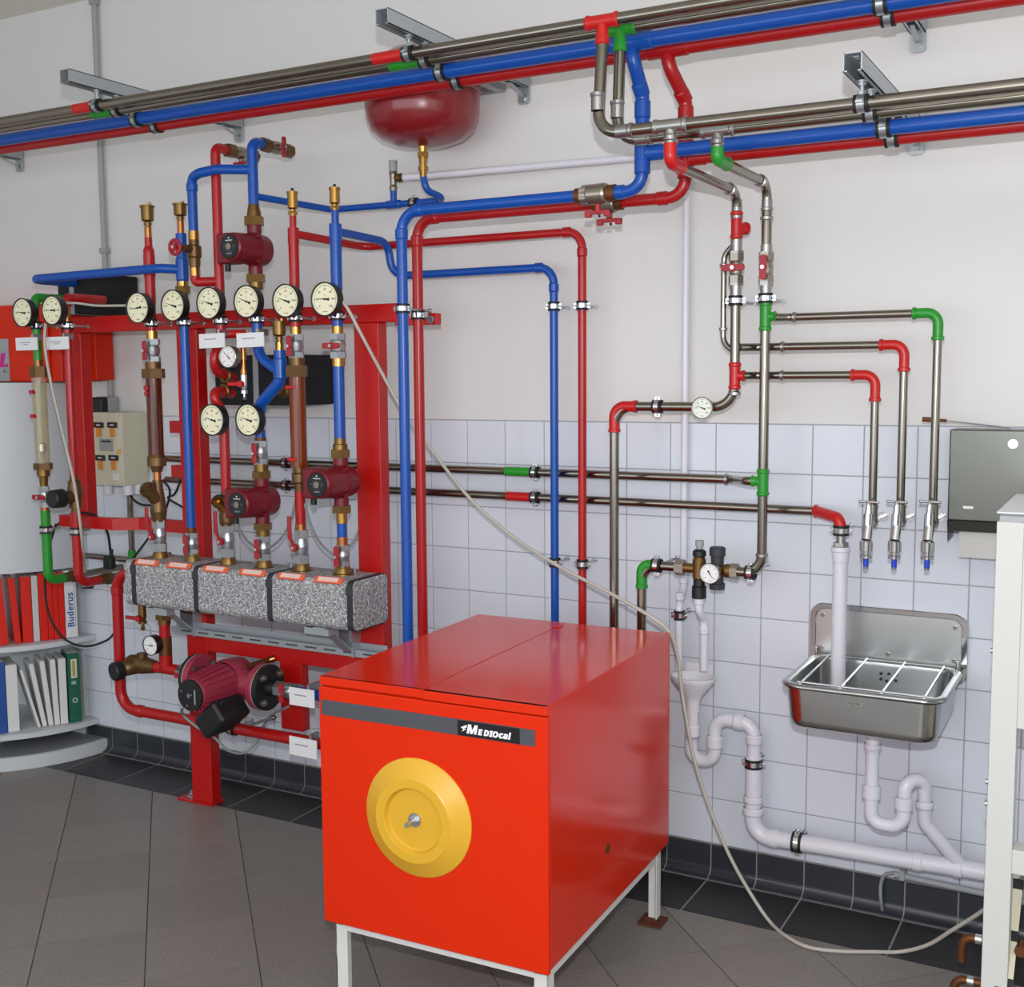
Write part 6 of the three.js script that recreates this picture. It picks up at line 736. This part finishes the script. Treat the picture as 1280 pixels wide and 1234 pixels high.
// ---------------------------------------------------------------- steel sink
{
  const x0 = 0.318, x1 = 0.75, yr = 0.768, zf = 0.41, zb = 0.022, t = thing('sink', 'stainless steel service sink with splashback and folding grid rods', 'sink', V((x0 + x1) / 2, 0.64, 0));
  // basin: rings of rounded rectangles from the rim down inside, and outside
  const ringAt = (inset, y, r, N = 8) => { const pts = [], w = (x1 - x0) / 2 - inset, d = (zf - zb) / 2 - inset, cx = (x0 + x1) / 2, cz = (zf + zb) / 2; r = Math.min(r, w, d); for (const [sx, sz, a0] of [[1, 1, 0], [-1, 1, 1], [-1, -1, 2], [1, -1, 3]]) for (let i = 0; i <= N; i++) { const a = (a0 + i / N) * Math.PI / 2; pts.push(V(cx + sx * (w - r) + Math.cos(a) * r, y, cz + sz * (d - r) + Math.sin(a) * r)); } return pts; };
  const skin = (rings, capLast) => { const pos = [], idx = [], n = rings[0].length; rings.forEach((q) => q.forEach((v) => pos.push(v.x, v.y, v.z))); for (let k = 0; k + 1 < rings.length; k++) for (let i = 0; i < n; i++) { const a = k * n + i, b = k * n + (i + 1) % n; idx.push(a, a + n, b, b, a + n, b + n); } if (capLast) { const c = pos.length / 3, L = rings[rings.length - 1]; const m = L.reduce((s, v) => s.add(v), V(0, 0, 0)).multiplyScalar(1 / n); pos.push(m.x, m.y, m.z); for (let i = 0; i < n; i++) idx.push((rings.length - 1) * n + i, c, (rings.length - 1) * n + (i + 1) % n); } const g = new THREE.BufferGeometry(); g.setAttribute('position', new THREE.Float32BufferAttribute(pos, 3)); g.setAttribute('uv', new THREE.Float32BufferAttribute(pos.slice(0, pos.length / 3 * 2), 2)); g.setIndex(idx); g.computeVertexNormals(); return g; };
  const sinkSteel = mat(0xb9bbba, 0.22, 1, { side: THREE.DoubleSide });
  const b = part(t, 'basin', [skin([ringAt(0.022, yr - 0.002, 0.05), ringAt(0.024, yr - 0.012, 0.05), ringAt(0.03, yr - 0.09, 0.05), ringAt(0.036, yr - 0.105, 0.046), ringAt(0.052, yr - 0.114, 0.035)], true), skin([ringAt(0.012, yr - 0.004, 0.05), ringAt(0.014, yr - 0.015, 0.05), ringAt(0.02, yr - 0.1, 0.05), ringAt(0.026, yr - 0.118, 0.046), ringAt(0.045, yr - 0.128, 0.035)], true)], sinkSteel);
  part(t, 'rim', skin([ringAt(0.012, yr - 0.006, 0.05), ringAt(0.001, yr - 0.01, 0.06), ringAt(0.0, yr - 0.003, 0.06), ringAt(0.006, yr + 0.003, 0.056), ringAt(0.018, yr + 0.002, 0.052), ringAt(0.0225, yr - 0.004, 0.05)], false), sinkSteel);
  const sp = roundRect(x1 - x0 + 0.004, 0.2, 0.035), back = plate(sp, 0.006, 0.0015); back.translate((x0 + x1) / 2 - 0.004, yr + 0.05, 0.004); const bk = part(t, 'splashback', back, mat(0xc6c8c6, 0.3, 1)); const rimS = roundRect(x1 - x0 + 0.012, 0.205, 0.038); rimS.holes.push(new THREE.Path(roundRect(x1 - x0 - 0.016, 0.18, 0.03).getPoints(8))); part(bk, 'splashback_edge', plate(rimS, 0.01, 0.002).translate((x0 + x1) / 2 - 0.004, yr + 0.05, 0.004), M.chrome);
  part(bk, 'screw', [[x0 + 0.025, yr + 0.118], [x1 - 0.032, yr + 0.115], [x0 + 0.025, yr + 0.018], [(x0 + x1) / 2, yr + 0.018], [x1 - 0.032, yr + 0.018]].map(([x, y]) => [cyl(V(x, y, 0.01), V(x, y, 0.015), 0.0065)]), M.nickel);
  [[1068, 818, 998, 856], [1083, 820, 1043, 870], [1128, 832, 1093, 878], [1171, 838, 1142, 880]].forEach(([u0, v0, u1, v1], i) => { const a = V(x0 + 0.055 + i * 0.107, yr + 0.004, zb + 0.012), c = V(x0 + 0.06 + i * 0.107, yr + 0.004, zf - 0.014); part(t, 'grid_rod', cyl(a, c, 0.0032, 0.0032, 10), M.chrome); });
  part(t, 'grid_crossbar', [cyl(V(x0 + 0.05, yr + 0.006, zf - 0.02), V(x1 - 0.03, yr + 0.006, zf - 0.02), 0.003, 0.003, 10)], M.chrome); part(t, 'hinge_pin', [x0 + 0.012, x1 - 0.02].map((x) => cyl(V(x, yr, 0.03), V(x, yr + 0.022, 0.03), 0.005)), M.chrome);
  const oh = V((x0 + x1) / 2 + 0.01, yr - 0.04, zb + 0.0285); part(b, 'overflow_hole', [[-0.02, 0.008], [-0.02, -0.008], [0.022, 0.008], [0.022, -0.008], [-0.004, -0.012], [0.008, -0.012], [0.002, 0.01]].map(([x, y]) => cyl(V(oh.x + x, oh.y + y, oh.z), V(oh.x + x, oh.y + y, oh.z + 0.0012), 0.0045, 0.0045, 12)), M.black);
  part(b, 'maker_mark', new THREE.PlaneGeometry(0.04, 0.012).translate((x0 + x1) / 2 - 0.01, yr - 0.034, zf - 0.0145), mat(0xffffff, 0.3, 0.6, { map: canvasTex(128, 40, (c) => { c.fillStyle = '#9c9d98'; c.fillRect(0, 0, 128, 40); c.fillStyle = '#3d3f40'; c.strokeStyle = '#3d3f40'; c.lineWidth = 3; c.font = 'bold 24px sans-serif'; c.fillText('K', 8, 29); c.beginPath(); c.ellipse(44, 20, 12, 15, 0, 0, 7); c.stroke(); c.fillText('S', 36, 29); c.fillText('TER', 64, 29); }) }));
}
// ---------------------------------------------------------------- towel dispenser
{
  const x0 = 0.702, x1 = 0.985, z1 = 0.115, y0 = 1.203, y1 = 1.452, t = thing('towel_dispenser', 'brushed steel paper towel dispenser on the tiled wall', 'dispenser', V((x0 + x1) / 2, y0, 0)), m = mat(0x62635d, 0.3, 1);
  part(t, 'cover', box(x0, x1, y0, y1, 0.002, z1, 0.004), m); const s = new THREE.Shape(); s.moveTo(0, 0); s.lineTo(z1, 0); s.lineTo(z1 - 0.02, -0.06); s.lineTo(0, -0.06); const g = plate(s, 0.002, 0); for (const x of [x0, x1 - 0.002]) part(t, 'chute_cheek', g.clone().rotateY(-Math.PI / 2).translate(x + 0.002, y0, 0.002), m); part(t, 'chute_lip', [bar(V((x0 + x1) / 2, y0 - 0.001, z1 - 0.002), V((x0 + x1) / 2, y0 - 0.03, z1 - 0.012), x1 - x0 - 0.006, 0.002, V(0, 0, 1))], m);
  part(t, 'lock', [cyl(V(x0 + 0.16, y1 - 0.036, z1), V(x0 + 0.16, y1 - 0.036, z1 + 0.003), 0.0125), cyl(V(x0 + 0.16, y1 - 0.036, z1 + 0.003), V(x0 + 0.16, y1 - 0.036, z1 + 0.0036), 0.0025)], M.chrome); part(t, 'maker_mark', box(x0 + 0.04, x0 + 0.066, y0 + 0.034, y0 + 0.041, z1, z1 + 0.0006), M.card);
  const pt = thing('paper_towel', 'grey-white paper towel hanging from the steel dispenser', 'paper towel', V(x0 + 0.1, y0 - 0.05, 0.08)); part(pt, 'sheet', [box(x0 + 0.028, x1 - 0.02, y0 - 0.105, y0 - 0.015, 0.082, 0.0835)], M.paper);
}
// ---------------------------------------------------------------- white rack at the right edge
{
  const z1 = 0.8, x0 = W(1246, 652, z1).x, x1 = x0 + 0.054, yt = 1.287, z0 = 0.746, t = thing('white_rack', 'white painted steel rack at the right edge of the wall', 'rack', V(x0, 0, z1)), m = M.white;
  part(t, 'post', box(x0, x1, 0.0, yt, z0, z1, 0.002), m); part(t, 'post', box(1.62, 1.674, 0.0, yt, z0, z1, 0.002), m); part(t, 'post', box(1.62, 1.674, 0.0, yt, 0.3, 0.354, 0.002), m);
  part(t, 'side_panel', box(x1, 1.62, W(1268, 911, z1).y, yt - 0.002, z0 + 0.01, z1 - 0.004, 0.001), m); part(t, 'rail', box(x1, 1.62, W(1262, 1092, z1).y, W(1262, 1062, z1).y, z0, z1, 0.002), m); part(t, 'bolt_head', [[x0 - 0.001, 0.705], [x0 - 0.001, 0.655], [x0, 1.0]].map(([x, y]) => cyl(V(x, y, z1 - 0.02), V(x - 0.005, y, z1 - 0.02), 0.006)), M.zinc);
  const s = thing('metal_sheet', 'pale grey metal sheet lying on top of the white rack', 'sheet', V(x0, yt, z1)); part(s, 'sheet', box(x0 - 0.006, 1.66, yt + 0.012, yt + 0.016, 0.33, z1 - 0.05, 0.001), M.whitePlastic); part(s, 'spacer', box(x0 + 0.005, 1.66, yt, yt + 0.012, z0, z1 - 0.008), M.grey);
  // equipment inside the rack: sloping tray with dark tabs and copper pipe ends
  const e = thing('control_strip', 'slanting beige terminal strip with black tabs inside the white rack', 'panel', V(1.0, 0.3, 0.6)), A = W(1268, 1112, 0.62), B = W(1254, 1240, 0.8); part(e, 'strip', bar(A, B, 0.035, 0.01), M.beige); for (const [k, h] of [[-0.1, 0.05], [0.42, 0.05], [0.88, 0.05]]) { const c = A.clone().lerp(B, k), d = A.clone().lerp(B, k + 0.1); part(e, 'tab', bar(c, d, 0.037, 0.014), M.black); }
  const back = thing('equipment_case', 'brown equipment case inside the white rack', 'case', V(1.2, 0.1, 0.6)); part(back, 'case', box(1.02, 1.55, 0.04, 0.47, 0.35, 0.7, 0.006), M.beige); part(back, 'port', [cyl(W(1277, 1181, 0.7), V(W(1277, 1181, 0.7).x, W(1277, 1181, 0.7).y, 0.74), 0.012)], M.copperDull); part(back, 'case_leg', [box(1.03, 1.07, 0, 0.05, 0.36, 0.4), box(1.5, 1.54, 0, 0.05, 0.36, 0.4), box(1.03, 1.07, 0, 0.05, 0.65, 0.69), box(1.5, 1.54, 0, 0.05, 0.65, 0.69)], M.darkGrey);
  for (const [u, v, du, lab] of [[1203, 1170, 0, 'upper copper elbow poking out of the white rack'], [1193, 1222, 0, 'lower copper elbow poking out of the white rack']]) { const z = 0.52, a = W(u, v, z), q = thing('copper_elbow', lab, 'pipe', V(a.x, a.y - 0.06, z), 'copper elbows at the rack'); part(q, 'tube', pipe([V(a.x, a.y - 0.065, z), V(a.x, a.y, z), V(1.03, a.y, z)], 0.0105, 0.025), M.copperDull); part(q, 'solder_ring', [cyl(V(a.x + 0.03, a.y, z), V(a.x + 0.045, a.y, z), 0.012)], M.chrome); }
}
// ---------------------------------------------------------------- long white cable
{
  const t = thing('long_cable', 'long white cable swinging from the thermometers over the boiler to the floor', 'cable', V(0.25, 0, 0.25));
  const P = [[424, 372, 0.45], [434, 385, 0.44], [450, 415, 0.42], [475, 462, 0.36], [505, 515, 0.31], [545, 570, 0.26], [590, 626, 0.23], [640, 670, 0.23], [700, 709, 0.26], [750, 735, 0.3], [790, 757, 0.34]].map((q) => W(...q));
  P.push(W(815, 772, 0.355), W(836, 789, 0.34), W(847, 820, 0.31), W(852, 862, 0.29), W(859, 905, 0.28), W(868, 950, 0.27), W(885, 1005, 0.25), W(912, 1070, 0.235), W(940, 1120, 0.225));
  for (const [u, v] of [[962, 1152], [985, 1172], [1010, 1184], [1045, 1189], [1090, 1190], [1125, 1190]]) P.push(WY(u, v, 0.006)); P.push(W(1158, 1182, 0.27), W(1190, 1163, 0.32), W(1225, 1141, 0.38), W(1262, 1112, 0.5), W(1290, 1085, 0.6));
  part(t, 'cable', wire(P, 0.0055, 8, 260), M.cable);
}
renderer.render(scene, camera);
